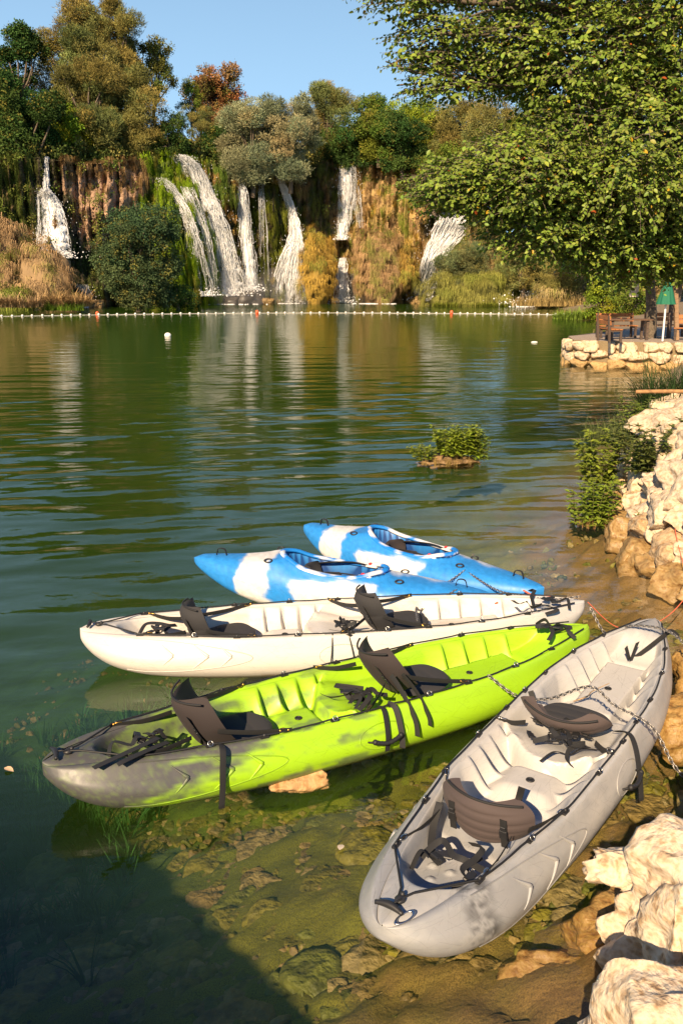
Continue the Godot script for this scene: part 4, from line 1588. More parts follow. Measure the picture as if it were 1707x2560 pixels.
func build_undergrowth() -> void:
	# the grassy islet
	var islet := thing("islet", "small earthen islet overgrown with green weeds in the lake", "islet", Vector3(1.78, 0, -13.9))
	var soil: StandardMaterial3D = mat.wet_stone.duplicate()
	soil.vertex_color_use_as_albedo = false
	soil.albedo_color = Color(0.26, 0.16, 0.065).linear_to_srgb()
	put("earth", rock(301, 14, 0.5, 0.2), soil, islet, Transform3D(Basis.from_scale(Vector3(0.50, 0.13, 0.26)), Vector3(0, 0.0, 0)))
	var green := leafy_plant(Vector3(1.95, 0.16, -13.9), Vector3(0.46, 0.46, 0.30), 2400, 0.09, Color(0.240, 0.330, 0.030), 12, "bright green weed growing on top of the islet", "weed", "weed_clump", 46)
	leafy_plant(Vector3(1.37, 0.1, -13.8), Vector3(0.20, 0.24, 0.16), 380, 0.07, Color(0.240, 0.315, 0.030), 13, "small green weed at the left end of the islet", "weed", "weed_clump", 12)
	leafy_plant(Vector3(2.24, 0.1, -13.75), Vector3(0.15, 0.34, 0.14), 420, 0.075, Color(0.210, 0.315, 0.030), 14, "upright green weed at the right end of the islet", "weed", "weed_clump", 10)
	grass_tuft(Vector3(1.75, 0.0, -13.62), Vector3(0.52, 0.2, 0.16), 40, Color(0.28, 0.19, 0.06), "dry brown stalks along the front of the islet", "dry_stalks", 0.4, 0.02)
	# plants on the stone bank
	leafy_plant(Vector3(3.85, 0.62, -10.5), Vector3(0.6, 0.62, 0.55), 2600, 0.085, Color(0.11, 0.155, 0.045), 21, "dark green creeper hanging over the stone bank", "shrub", "shrub", 40)
	leafy_plant(Vector3(3.3, 0.35, -10.8), Vector3(0.36, 0.72, 0.34), 1200, 0.085, Color(0.225, 0.300, 0.038), 22, "bright green weed on the stone bank behind the creeper", "weed", "weed_clump", 24)
	leafy_plant(Vector3(3.05, 0.0, -10.1), Vector3(0.28, 0.56, 0.3), 1300, 0.08, Color(0.195, 0.300, 0.033), 23, "bright green weed growing from the water at the foot of the bank", "weed", "weed_clump", 30)
	leafy_plant(Vector3(3.98, 1.05, -11.6), Vector3(0.26, 0.36, 0.26), 220, 0.08, Color(0.180, 0.270, 0.038), 24, "green sprig standing on top of the stone bank", "weed", "weed_clump", 12)
	leafy_plant(Vector3(3.52, 0.18, -9.2), Vector3(0.25, 0.3, 0.22), 160, 0.06, Color(0.195, 0.270, 0.045), 25, "small weed in a crack of the stone bank", "weed", "weed_clump", 12)
	grass_tuft(Vector3(3.75, 0.75, -11.4), Vector3(0.5, 0.55, 0.3), 130, Color(0.13, 0.16, 0.05), "long thin grass on the stone bank", "grass_tuft", 0.9, 0.012)
	grass_tuft(Vector3(3.05, 0.0, -10.0), Vector3(0.24, 0.2, 0.22), 36, Color(0.30, 0.17, 0.07), "dead brown stems at the foot of the bright weed", "dry_stalks", 0.4, 0.02)
	grass_tuft(Vector3(5.25, 0.75, -13.4), Vector3(0.5, 1.2, 0.4), 190, Color(0.035, 0.065, 0.02), "tall dark grass with seed heads at the right edge", "grass_tuft", 0.5, 0.014)
	leafy_plant(Vector3(5.2, 0.75, -13.0), Vector3(0.4, 0.6, 0.35), 700, 0.08, Color(0.03, 0.06, 0.018), 26, "dark leafy plant in the shade at the right edge", "weed", "weed_clump", 24)
	leafy_plant(Vector3(4.7, 0.6, -12.6), Vector3(0.4, 0.5, 0.35), 300, 0.08, Color(0.05, 0.09, 0.022), 27, "dark weeds on the bank left of the stick", "weed", "weed_clump", 16)
	# the tangle that fills the gaps along the edge of the falls
	var places := []
	var tints := []
	for k in 5200:
		var u := rng.randf_range(-2.0, 12.5)
		var back := rng.randf_range(1.2, 26.0) * (1.0 if u < 3.6 else 0.7)
		if absf(u - 4.25) < 0.3 and back < 6.0:
			continue
		var p := cliff_pt(u, cliff_top(u)) + Vector3(0, 0, -back) + Vector3(rng.randfn(0, 0.5), rng.randf_range(-1.0, 2.0) + back * 0.18, 0)
		var s := rng.randf_range(0.7, 1.3)
		places.append(Transform3D(Basis(Vector3.UP, rng.randf() * TAU) * Basis.from_scale(Vector3.ONE * s), p))
		var n := noise_a.get_noise_2d(u * 2.6, back * 0.1)
		tints.append(Color(0.065, 0.095, 0.022).lerp(Color(0.22, 0.20, 0.055), smoothstep(-0.1, 0.3, n)) * rng.randf_range(0.6, 1.4))
	var tangle := scatter("undergrowth", leaf_clump("broad", 9), mat.far_leaf, places, tints, self)
	tag(tangle, "tangled green undergrowth along the upper edge of the cliff", "undergrowth")
	# mounds of lime overgrown with hanging grass
	grassy_mound(Vector3(-45.2, 3.5, -117), Vector3(4.6, 8.5, 4.0), Color(0.40, 0.26, 0.13), "tall tan grassy mound at the far left shore", 31)
	grassy_mound(Vector3(-38.9, 2.6, -116.5), Vector3(3.8, 5.6, 3.4), Color(0.42, 0.28, 0.14), "round tan grassy mound below the shaded waterfall", 32)
	grassy_mound(Vector3(-42.0, 0.5, -112.5), Vector3(2.6, 2.6, 2.4), Color(0.20, 0.24, 0.04), "low green mound between the two tan mounds at the left shore", 33)
	grassy_mound(Vector3(-4.3, 4.6, -155.5), Vector3(3.0, 7.8, 3.5), Color(0.48, 0.31, 0.06), "golden grassy mound left of the short white fall", 34)
	grassy_mound(Vector3(6.8, 5.0, -156.0), Vector3(4.2, 7.2, 4.0), Color(0.46, 0.29, 0.14), "big tan grassy mound right of the short white fall", 35)
	grassy_mound(Vector3(11.6, 5.5, -155.5), Vector3(1.8, 4.6, 3.0), Color(0.44, 0.28, 0.06), "yellow mossy knob left of the stepped waterfall", 36)
	grassy_mound(Vector3(20.5, 0.6, -137.0), Vector3(7.6, 4.6, 4.0), Color(0.27, 0.26, 0.06), "broad yellow-green grassy bank under the grey-green bush", 37)
	grassy_mound(Vector3(31.5, 0.4, -124.0), Vector3(5.0, 3.6, 4.0), Color(0.42, 0.32, 0.14), "dry tan bank right of the low cascade", 38)
	# far shore grass
	grass_tuft(Vector3(20.5, 0.0, -134.5), Vector3(7.0, 1.1, 2.5), 620, Color(0.22, 0.25, 0.035), "yellow-green grass along the low far bank", "grass_tuft", 1.0, 0.07)
	grass_tuft(Vector3(21.5, 0.0, -80.0), Vector3(2.2, 1.3, 1.6), 240, Color(0.180, 0.270, 0.038), "tall green reeds beside the right far bushes", "reeds", 0.8, 0.05)
	grass_tuft(Vector3(28.5, 0.3, -121.0), Vector3(5.0, 1.8, 2.5), 260, Color(0.36, 0.26, 0.10), "dry tan grass right of the low cascade", "grass_tuft", 0.5, 0.05)
	grass_tuft(Vector3(13.4, 0.0, -45.0), Vector3(0.5, 0.75, 0.4), 60, Color(0.45, 0.32, 0.15), "clump of dry reed stubble in the water behind the terrace", "reeds", 0.6, 0.03)
	grass_tuft(Vector3(-38.0, 0.6, -99.5), Vector3(4.0, 2.2, 2.0), 260, Color(0.36, 0.24, 0.12), "dry tan grass hummock at the far left shore", "grass_tuft", 0.9, 0.05)
	grass_tuft(Vector3(-32.5, 0.6, -103.5), Vector3(3.0, 2.6, 2.0), 240, Color(0.38, 0.25, 0.11), "dry tan grass hummock below the shaded waterfall", "grass_tuft", 1.0, 0.05)
	grass_tuft(Vector3(-32.0, 0.2, -101.5), Vector3(2.6, 1.2, 1.0), 150, Color(0.12, 0.20, 0.02), "bright green grass at the waterline below the shaded waterfall", "grass_tuft", 0.5, 0.05)


func grassy_mound(at: Vector3, size: Vector3, col: Color, label: String, s: int) -> void:
	var o := thing("grassy_mound", label, "mound", at, 0.0, "overgrown lime mounds at the foot of the falls")
	put("earth", rock(400 + s, 8, 0.35, 0.1), plain("mound_earth_%d" % s, col * 0.6, 0.95), o, Transform3D(Basis.from_scale(size * 0.86), Vector3.ZERO))
	var places := []
	var tints := []
	var r := RandomNumberGenerator.new()
	r.seed = s
	for k in int(size.x * size.y * 26.0):
		var d := Vector3(r.randfn(), r.randfn(), r.randfn()).normalized()
		if d.z < -0.4 or d.y < -0.5:
			continue
		var n := (d / size).normalized()
		var lump := 1.0 + noise_a.get_noise_3dv(d * 1.5 + Vector3(s, 0, 0)) * 0.55
		var flat := Vector3(n.x, 0, n.z + 0.05).normalized()
		var side := Vector3.UP.cross(flat).normalized()
		var b := Basis(side, Vector3.UP, flat) * Basis(Vector3.UP, r.randfn(0, 0.4)) * Basis(Vector3.RIGHT, -clampf(n.y, 0.0, 1.0) * 0.5)
		var sc := r.randf_range(0.7, 1.3)
		places.append(Transform3D(b * Basis.from_scale(Vector3.ONE * sc), d * size * lump * 0.98))
		var tone := col.lerp(Color(0.20, 0.23, 0.04), smoothstep(0.0, 0.3, noise_b.get_noise_3dv(d * 1.3 + Vector3(0, s, 0))) * 0.8)
		tints.append(tone * r.randf_range(0.65, 1.3))
	scatter("grass", drape(14, 1.0, 0.6), mat.blade, places, tints, o)


# ---------------------------------------------------------------- sit-on-top kayaks
const LEN := 4.02
const BEAM_S := [0.0, 0.05, 0.12, 0.3, 0.55, 0.85, 1.4, 2.0, 2.6, 3.1, 3.5, 3.8, 3.95, 4.02]
const BEAM_W := [0.0, 0.115, 0.19, 0.285, 0.35, 0.385, 0.425, 0.44, 0.425, 0.365, 0.27, 0.165, 0.09, 0.0]
const RIM := 0.765
var side_profile := []


func half_beam(s: float) -> float:
	if s < 0.12:   # rounded stems
		return table(0.12, BEAM_S, BEAM_W) * sqrt(maxf(s, 0.0) / 0.12)
	if s > 3.92:
		return table(3.92, BEAM_S, BEAM_W) * sqrt(maxf(4.02 - s, 0.0) / 0.10)
	return table(s, BEAM_S, BEAM_W)


func rim_frac(s: float) -> float:   # the deck narrows towards both ends and the shoulders slope
	return table(s, [0.0, 0.45, 0.85, 1.25, 3.1, 3.6, 4.02], [0.46, 0.54, 0.65, 0.765, 0.765, 0.68, 0.5])


func lift(s: float, y: float) -> float:   # the hull grows thinner and sweeps up towards both ends
	var e := absf(s - 2.01) / 2.01
	return 0.285 + 0.03 * e * e - 0.02 * pow(e, 16.0) + (y - 0.285) * (1.0 - 0.34 * pow(e, 4.0) - 0.48 * pow(e, 13.0))


func rim_y(s: float) -> float:
	return lift(s, 0.285)


func floor_y(s: float, w: float) -> float:
	var a := absf(w)
	var y := 0.07
	# well behind the first seat, with raised studs
	var well := smoothstep(0.30, 0.42, s) * (1.0 - smoothstep(0.72, 0.82, s))
	var stud := 0.0
	for q in [[0.50, 0.05], [0.50, -0.05], [0.60, 0.09], [0.60, -0.09], [0.60, 0.0], [0.70, 0.06], [0.70, -0.06]]:
		stud = maxf(stud, 1.0 - smoothstep(0.014, 0.024, Vector2(s - q[0], w - q[1]).length()))
	y = lerpf(y, 0.135 + stud * 0.012, well)
	# first seat
	var seat1 := smoothstep(0.78, 0.88, s) * (1.0 - smoothstep(1.22, 1.36, s))
	y = lerpf(y, 0.10 + 0.03 * smoothstep(0.08, 0.2, a), seat1)
	# hump between the paddler's legs
	var hump := smoothstep(1.30, 1.47, s) * (1.0 - smoothstep(1.66, 1.72, s))
	y = lerpf(y, lerpf(0.155, 0.075, smoothstep(0.09, 0.27, a)), hump)
	# second seat, a step higher, its front edge bowed
	var edge := 1.68 + 0.12 * a * a / 0.06
	var seat2 := smoothstep(edge, edge + 0.035, s) * (1.0 - smoothstep(2.42, 2.55, s))
	y = lerpf(y, 0.205 - 0.06 * smoothstep(1.82, 2.12, s) + 0.03 * smoothstep(0.1, 0.22, a), seat2)
	# long flat console
	var slab := smoothstep(2.45, 2.55, s) * (1.0 - smoothstep(3.30, 3.36, s))
	y = lerpf(y, lerpf(0.15, 0.065, smoothstep(0.13, 0.155, a)), slab)
	# low deck at the far end
	var ramp := smoothstep(3.32, 3.42, s)
	y = lerpf(y, 0.12 + 0.12 * smoothstep(3.40, 3.75, s), ramp)
	return y


func ribs(s: float) -> float:
	var k := 0.0
	for q in [[1.28, 1.84], [2.70, 3.40]]:
		if s > q[0] and s < q[1]:
			var t: float = (s - q[0]) / (q[1] - q[0]) * 4.0
			var f := t - floorf(t)
			k = pow(f, 1.2) * (1.0 - smoothstep(0.84, 1.0, f))
	return k


func deck_y(s: float, w: float) -> float:
	var b := half_beam(s)
	var wi := maxf(b * rim_frac(s), 0.001)
	var t := clampf(absf(w) / wi, 0.0, 1.0)
	var r := rim_y(s) - 0.012
	var closed := r + 0.022 * (1.0 - t * t)
	var open := smoothstep(0.26 + 0.12 * t * t, 0.40 + 0.12 * t * t, s) * (1.0 - smoothstep(3.60 - 0.10 * t * t, 3.78 - 0.10 * t * t, s))
	if open <= 0.0:
		return closed
	var fl := lift(s, floor_y(s, w))
	var low := 0.76 - 0.40 * ribs(s)
	var k := smoothstep(low, 0.985, t)
	k = lerpf(k, pow(k, 0.6), 0.5)
	return lerpf(closed, lerpf(fl, r, k), open)


func outer(s: float, q: float, sg: float) -> Vector3:   # the outside of the hull; q 0 at the rim's inner edge, 1 at the keel
	var n := side_profile.size() - 1
	var f := clampf(q, 0.0, 0.9999) * n
	var i := int(f)
	var p: Vector2 = side_profile[i].lerp(side_profile[i + 1], f - i)
	if p.y > 0.09:
		p.x = 1.0 - (1.0 - p.x) * (1.0 - rim_frac(s)) / (1.0 - RIM)
	return Vector3(s - 2.0, lift(s, p.y), sg * p.x * half_beam(s))


func make_profile() -> void:
	var raw := [Vector3(0.765, 0.273, 0), Vector3(0.80, 0.285, 0), Vector3(0.845, 0.283, 0), Vector3(0.88, 0.262, 0), Vector3(0.935, 0.205, 0), Vector3(0.985, 0.15, 0), Vector3(1.0, 0.09, 0), Vector3(0.94, 0.02, 0), Vector3(0.75, -0.05, 0), Vector3(0.45, -0.085, 0), Vector3(0.0, -0.09, 0)]
	side_profile = curve(raw, 3).map(func(p): return Vector2(p.x, p.y))


func hull_color(kind: String, s: float, w: float, y: float, inside: bool) -> Color:
	var p := Vector3(s, y * 2.0, w)
	var n := noise_b.get_noise_3dv(p * 1.8 + Vector3(7, 0, 0))
	var n2 := noise_a.get_noise_3dv(p * Vector3(3.0, 6.0, 6.0))
	var n3 := noise_b.get_noise_3dv(p * 14.0)
	if kind == "green":
		var lime := Color(0.34, 0.60, 0.018)
		var black := Color(0.085, 0.085, 0.083)
		var streak := noise_b.get_noise_3dv(p * Vector3(1.5, 4.5, 4.0) + Vector3(3, 0, 0))
		var patch := noise_b.get_noise_3dv(p * Vector3(1.9, 4.0, 5.0) + Vector3(40, 0, 0))
		var k := 1.0 - smoothstep(0.30, 0.85, s + streak * 0.9)
		var high := smoothstep(0.13, 0.21, y) if not inside else 0.8
		k = maxf(k, (1.0 - smoothstep(0.75, 1.45, s + streak * 0.9)) * high)
		k = maxf(k, smoothstep(0.06, 0.34, patch) * (1.0 - smoothstep(1.5, 2.3, s)) * (0.8 if not inside else 0.6))
		if not inside and y < 0.03:
			k = maxf(k, 0.7 * (1.0 - smoothstep(1.8, 2.4, s)))
		return lime.lerp(black, clampf(k + n3 * 0.25 * k, 0, 1))
	if kind == "grey":
		var white := Color(0.53, 0.51, 0.48)
		var grey_ := Color(0.31, 0.32, 0.335)
		var dark := Color(0.05, 0.052, 0.055)
		var k := (1.0 - smoothstep(0.3, 1.5, s)) * 0.75 + smoothstep(3.5, 3.9, s) * 0.8 + n * 0.5 + n3 * 0.25
		if not inside:
			k += 0.3
		var c := white.lerp(grey_, clampf(k, 0.0, 1.0))
		# a dark smear across the near end's right side
		var d := absf(s - 0.36 - (0.30 - absf(w)) * 0.35 + n2 * 0.05)
		var smear := (1.0 - smoothstep(0.03, 0.13, d)) * smoothstep(0.02, 0.16, w) * smoothstep(-0.3, 0.3, n3 + n + 0.15)
		return c.lerp(dark, clampf(smear * 0.75, 0, 1))
	if kind == "white":
		var white := Color(0.63, 0.595, 0.545)
		var grey_ := Color(0.40, 0.41, 0.43)
		var k := (1.0 - smoothstep(0.0, 0.8, s)) * 0.4 + smoothstep(2.9, 3.9, s) * 0.7 + n * 0.35 + n3 * 0.2 - 0.12
		var c := white.lerp(grey_, clampf(k, 0.0, 1.0))
		if not inside and y < 0.0:
			c = c.lerp(Color(0.42, 0.30, 0.18), 0.45)
		return c.lerp(Color(0.55, 0.42, 0.28), 0.35 * smoothstep(0.2, 0.45, n2)) if inside else c
	# blue and white, in broad bands that run into each other
	var blue := Color(0.030, 0.26, 0.70)
	var chalk := Color(0.76, 0.74, 0.70)
	var k := 0.0
	k = smoothstep(0.48, 0.53, s + n * 0.10) * (1.0 - smoothstep(0.76, 0.84, s + n * 0.14))
	var low := smoothstep(1.05, 1.12, s + n * 0.15) * (1.0 - smoothstep(1.75, 1.84, s + n * 0.25 + y * 0.3)) * smoothstep(0.28, 0.25, y + n2 * 0.03)
	var streak := smoothstep(1.7, 1.85, s) * (1.0 - smoothstep(2.1, 2.5, s)) * smoothstep(0.02, 0.10, w * (-1.0) + n * 0.15 - 0.02)
	k = maxf(k, maxf(low, streak * 0.9))
	return blue.lerp(chalk, clampf(k, 0, 1)) * (0.92 + 0.25 * n3)


func tandem_hull(kind: String) -> ArrayMesh:
	var sh := Shape.new()
	var ss := []
	for i in 331:
		var t := i / 330.0
		ss.append(LEN * (0.5 - 0.5 * cos(PI * t)) * 0.45 + LEN * t * 0.55)
	for k in 8:
		ss[k] = 0.05 * pow(k / 8.0, 2.0)
		ss[330 - k] = LEN - 0.05 * pow(k / 8.0, 2.0)
	ss.sort()
	ss[0] = 0.0
	ss[330] = LEN
	var ts := []
	for j in 61:
		var q := -1.0 + 2.0 * j / 60.0
		ts.append(signf(q) * (1.0 - pow(1.0 - absf(q), 1.35)))
	for s in ss:
		var wi := half_beam(s) * rim_frac(s)
		for t in ts:
			var w: float = t * wi
			var y := deck_y(s, w)
			sh.add(Vector3(s - 2.0, y, w), hull_color(kind, s, w, y, true), Vector2(s, w))
	sh.lattice(0, ss.size(), ts.size())
	var n := side_profile.size()
	for sg in [1.0, -1.0]:
		var f := sh.v.size()
		for s in ss:
			for i in n:
				var p := outer(s, float(i) / (n - 1), sg)
				sh.add(p, hull_color(kind, s, p.z, p.y, false), Vector2(s, p.y))
		if sg > 0:
			sh.lattice(f, ss.size(), n)
		else:
			var g := Shape.new()
			g.lattice(f, ss.size(), n)
			for k in range(0, g.ix.size(), 3):
				sh.tri(g.ix[k], g.ix[k + 2], g.ix[k + 1])
	return sh.mesh(true)


func rim_pt(s: float, sg: float, up := 0.008) -> Vector3:
	var p := outer(s, 0.13, sg)
	return p + Vector3(0, up, 0)


func pad_eye(o: Node3D, s: float, sg: float, ringed := true) -> void:
	var p := rim_pt(s, sg, 0.0)
	var sh := Shape.new()
	sh.box(Vector3(0, 0.006, 0), Vector3(0.05, 0.012, 0.024), Basis.IDENTITY)
	sh.ball(Vector3(0, 0.014, 0), Vector3(0.012, 0.012, 0.010), 4, 8)
	var e := put("pad_eye", sh.mesh(), mat.rubber, o, Transform3D(Basis(Vector3.UP, sg * -0.08), p))
	if ringed:
		sh = Shape.new()
		sh.ring(Vector3(0, 0.022, 0.008 * sg), 0.015, 0.0028, Basis(Vector3.RIGHT, 0.9 * sg), Color.WHITE, 12, 5)
		put("ring", sh.mesh(), mat.steel, e)


func pad(w: float, h: float, thick: float, bow: float, dish: float, rows: float, top_round: float, nu := 28, nv := 30) -> ArrayMesh:
	# an upholstered panel, x across, y up, facing +z; bow curves it round the sitter, rows are the quilting
	var sh := Shape.new()
	for face in 2:
		var f := sh.v.size()
		for i in nu + 1:
			for j in nv + 1:
				var a := -1.0 + 2.0 * i / nu
				var t := float(j) / nv
				var half := w * 0.5 * (0.80 + 0.20 * smoothstep(0.0, 0.5, t))
				if t > 1.0 - top_round:
					half *= sqrt(maxf(0.0, 1.0 - pow((t - 1.0 + top_round) / top_round, 2.4) * 0.62))
				if t < 0.12:
					half *= sqrt(maxf(0.0, 1.0 - pow((0.12 - t) / 0.12, 2.0) * 0.25))
				var edge := (1.0 - pow(absf(a), 8.0)) * (1.0 - pow(absf(2.0 * t - 1.0), 10.0))
				var puff := 1.0
				if rows > 0.0:
					puff = 0.72 + 0.28 * sqrt(absf(sin(PI * t * rows)))
				var z := bow * a * a + dish * (t - 0.5) * (t - 0.5) * 4.0
				z += thick * 0.5 * edge * puff * (1.0 if face == 0 else -1.0)
				var top := h * (t - 0.10 * a * a * t)
				sh.add(Vector3(a * half, top, z))
		if face == 0:
			sh.lattice(f, nu + 1, nv + 1)
		else:
			var g := Shape.new()
			g.lattice(f, nu + 1, nv + 1)
			for k in range(0, g.ix.size(), 3):
				sh.tri(g.ix[k], g.ix[k + 2], g.ix[k + 1])
	return sh.mesh()


func strap(sh: Shape, pts: Array, width := 0.036, across := Vector3(0, 0, 1), steps := 5) -> void:
	sh.ribbon(curve(pts, steps), width, 0.003, across)


func clip(o: Node3D, p: Vector3, dir: Vector3, m: Material) -> void:   # snap hook
	var sh := Shape.new()
	var b := Basis(Quaternion(Vector3.RIGHT, dir.normalized()))
	sh.ring(p, 0.011, 0.0035, b * Basis(Vector3.RIGHT, 0.8), Color.WHITE, 12, 5, 1.9)
	sh.ball(p + dir.normalized() * 0.028, Vector3(0.009, 0.009, 0.009), 4, 8)
	put("clip", sh.mesh(), m, o)


func buckle(o: Node3D, p: Vector3, b: Basis) -> void:
	var sh := Shape.new()
	sh.box(p, Vector3(0.055, 0.012, 0.042), b, Color.WHITE, 0.004)
	sh.box(p + b * Vector3(0.035, 0, 0), Vector3(0.03, 0.009, 0.03), b, Color.WHITE, 0.003)
	put("buckle", sh.mesh(), mat.rubber, o)


func seat(o: Node3D, s: float, y: float, d: Dictionary) -> Node3D:
	# a strapped-in seat: backrest, cushion, straps to the rim fore and aft; d: lean, roll, yaw, high, wide, cloth, rows, anchors ahead and behind
	var g := Node3D.new()
	g.name = "seat"
	o.add_child(g, true)
	var at := Vector3(s - 2.0, y, d.get("w", 0.0))
	var b := Basis(Vector3.UP, PI / 2 + d.get("yaw", 0.0)) * Basis(Vector3.RIGHT, -d.get("lean", 0.3)) * Basis(Vector3(0, 0, 1), d.get("roll", 0.0))
	put("backrest", pad(d.get("wide", 0.48), d.get("high", 0.40), d.get("thick", 0.045), d.get("bow", 0.11), 0.02, d.get("rows", 5.0), d.get("round", 0.45)), d.cloth, g, Transform3D(b, at))
	if d.get("piping", true):
		var rim := []
		for k in 25:
			var a := -1.0 + 2.0 * k / 24.0
			rim.append(at + b * Vector3(a * d.get("wide", 0.48) * 0.40, d.get("high", 0.40) * (1.0 - 0.10 * a * a - 0.004), d.get("bow", 0.11) * a * a * 0.64 + 0.02))
		var pp := Shape.new()
		pp.tube(rim, 0.007, 5)
		put("piping", pp.mesh(), mat.webbing, g)
	if d.get("cushion", true):
		var cb := Basis(Vector3.UP, PI / 2 + d.get("yaw", 0.0)) * Basis(Vector3.RIGHT, PI / 2 - 0.06)
		put("cushion", pad(d.get("pad_w", 0.42), d.get("pad_l", 0.40), 0.045, 0.0, 0.0, 3.0, 0.5), mat.seat_black, g, Transform3D(cb, at + Vector3(0.03, 0.03, 0)))
	# side straps
	var sh := Shape.new()
	for sg in [-1.0, 1.0]:
		var from: Vector3 = at + b * Vector3(sg * d.get("wide", 0.48) * 0.46, d.get("high", 0.40) * 0.42, d.get("bow", 0.11) * 0.7)
		if sg > 0:
			from = at + b * Vector3(d.get("wide", 0.48) * 0.46, d.get("high", 0.40) * 0.42, d.get("bow", 0.11) * 0.7)
		# the panel's x runs across the boat
		var side := signf(from.z - at.z)
		if d.has("ahead"):
			var to := rim_pt(s + d.ahead, side, 0.012)
			strap(sh, [from, from.lerp(to, 0.5) - Vector3(0, 0.012, 0), to], 0.034, Vector3(0, 1, 0.3))
			clip(g, to - (to - from).normalized() * 0.05, to - from, mat.brass if d.get("brass", true) else mat.steel)
		if d.has("behind"):
			var to := rim_pt(s - d.behind, side, 0.012)
			var low: Vector3 = at + b * Vector3(0, d.get("high", 0.40) * 0.55, -0.03) + Vector3(0, 0, side * d.get("wide", 0.48) * 0.38)
			strap(sh, [low, low.lerp(to, 0.5) - Vector3(0, 0.02, 0), to], 0.034, Vector3(0, 1, 0.3))
			clip(g, to - (to - low).normalized() * 0.05, to - low, mat.brass if d.get("brass", true) else mat.steel)
	# straps down the back of the panel
	for sg in [-0.55, 0.55]:
		var pts := []
		for k in 5:
			var t := 0.1 + 0.17 * k
			pts.append(at + b * Vector3(sg * d.get("wide", 0.48) * 0.5, d.get("high", 0.40) * t, d.get("bow", 0.11) * sg * sg - d.get("thick", 0.045) * 0.5 - 0.006))
		sh.ribbon(pts, 0.034, 0.003, b.x)
		buckle(g, pts[2] - b.z * 0.006, Basis(b.y, -b.z, b.x) if false else Basis(b.y, b.z, b.x).orthonormalized())
	for pts in d.get("loose", []):
		strap(sh, pts.map(func(p): return Vector3(p.x - 2.0, p.y, p.z)), 0.036, d.get("across", Vector3(0.3, 0, 1)))
	put("strap", sh.mesh(), mat.webbing, g)
	return g


func web_heap(o: Node3D, s: float, y: float, w: float, sd: int, n := 7, size := 0.16) -> void:   # a tangle of belt and buckles
	var r := RandomNumberGenerator.new()
	r.seed = sd
	var g := Node3D.new()
	g.name = "belt_tangle"
	o.add_child(g, true)
	var sh := Shape.new()
	for k in n:
		var c := Vector3(s - 2.0 + r.randfn(0, size * 0.5), y + 0.03 + r.randf() * 0.05, w + r.randfn(0, size * 0.6))
		var a := r.randf() * TAU
		var d := Vector3(cos(a), 0, sin(a))
		var e := Vector3(-d.z, 0, d.x)
		var l := size * r.randf_range(0.8, 1.6)
		var pts := [c - d * l, c - d * l * 0.4 + Vector3(0, r.randf() * 0.06, 0) + e * r.randfn(0, 0.04), c + Vector3(0, r.randf() * 0.05, 0), c + d * l * 0.5 + e * r.randfn(0, 0.06) + Vector3(0, r.randf() * 0.05, 0), c + d * l]
		strap(sh, pts, 0.030, e + Vector3(0, r.randfn(0, 0.5), 0), 7)
	put("strap", sh.mesh(), mat.webbing, g)
	for k in 3:
		buckle(g, Vector3(s - 2.0 + r.randfn(0, size * 0.5), y + 0.09, w + r.randfn(0, size * 0.5)), Basis(Vector3.UP, r.randf() * TAU) * Basis(Vector3.RIGHT, r.randfn(0, 0.4)))


func side_handle(o: Node3D, s: float, sg: float, hang: bool) -> void:
	var g := Node3D.new()
	g.name = "carry_handle"
	o.add_child(g, true)
	var a := outer(s - 0.12, 0.52, sg) + Vector3(0, 0, sg * 0.008)
	var b := outer(s + 0.12, 0.52, sg) + Vector3(0, 0, sg * 0.008)
	var sh := Shape.new()
	# moulded finger recess: a ring proud of the side
	var ring_pts := []
	for k in 29:
		var t := TAU * k / 28.0
		ring_pts.append(outer(s + cos(t) * 0.17, 0.50 + sin(t) * 0.13, sg))
	var rs := Shape.new()
	rs.tube(ring_pts, 0.004, 5)
	for k in rs.c.size():
		rs.c[k] = hull_color(o.get_meta("paint"), rs.v[k].x + 2.0, rs.v[k].z, rs.v[k].y, false) * 0.85
	put("recess_edge", rs.mesh(), o.get_meta("shell"), g)
	var drop := Vector3(0, -0.04 if hang else 0.01, sg * 0.035)
	var grip := []
	var rad := []
	for k in 17:
		var t := k / 16.0
		grip.append(a.lerp(b, 0.12 + 0.76 * t) + drop + Vector3(0, -0.02 * sin(PI * t), sg * 0.012 * sin(PI * t)))
		rad.append(0.012 + 0.003 * absf(sin(t * PI * 6.0)))
	sh.tube(grip, rad, 8)
	put("grip", sh.mesh(), mat.rubber, g)
	sh = Shape.new()
	var top1 := rim_pt(s - 0.06, sg)
	var top2 := rim_pt(s + 0.06, sg)
	if hang:
		sh.tube(curve([grip[0], grip[0].lerp(top1, 0.5) + Vector3(0, 0, sg * 0.02), top1], 4), 0.005, 5)
		sh.tube(curve([grip[16], grip[16].lerp(top2, 0.5) + Vector3(0, 0, sg * 0.02), top2], 4), 0.005, 5)
	else:
		sh.tube(curve([a, grip[0]], 3), 0.006, 5)
		sh.tube(curve([b, grip[16]], 3), 0.006, 5)
	for p in [grip[0], grip[16]]:
		sh.ball(p, Vector3(0.018, 0.018, 0.018), 5, 8)
	put("cord", sh.mesh(), mat.cord, g)


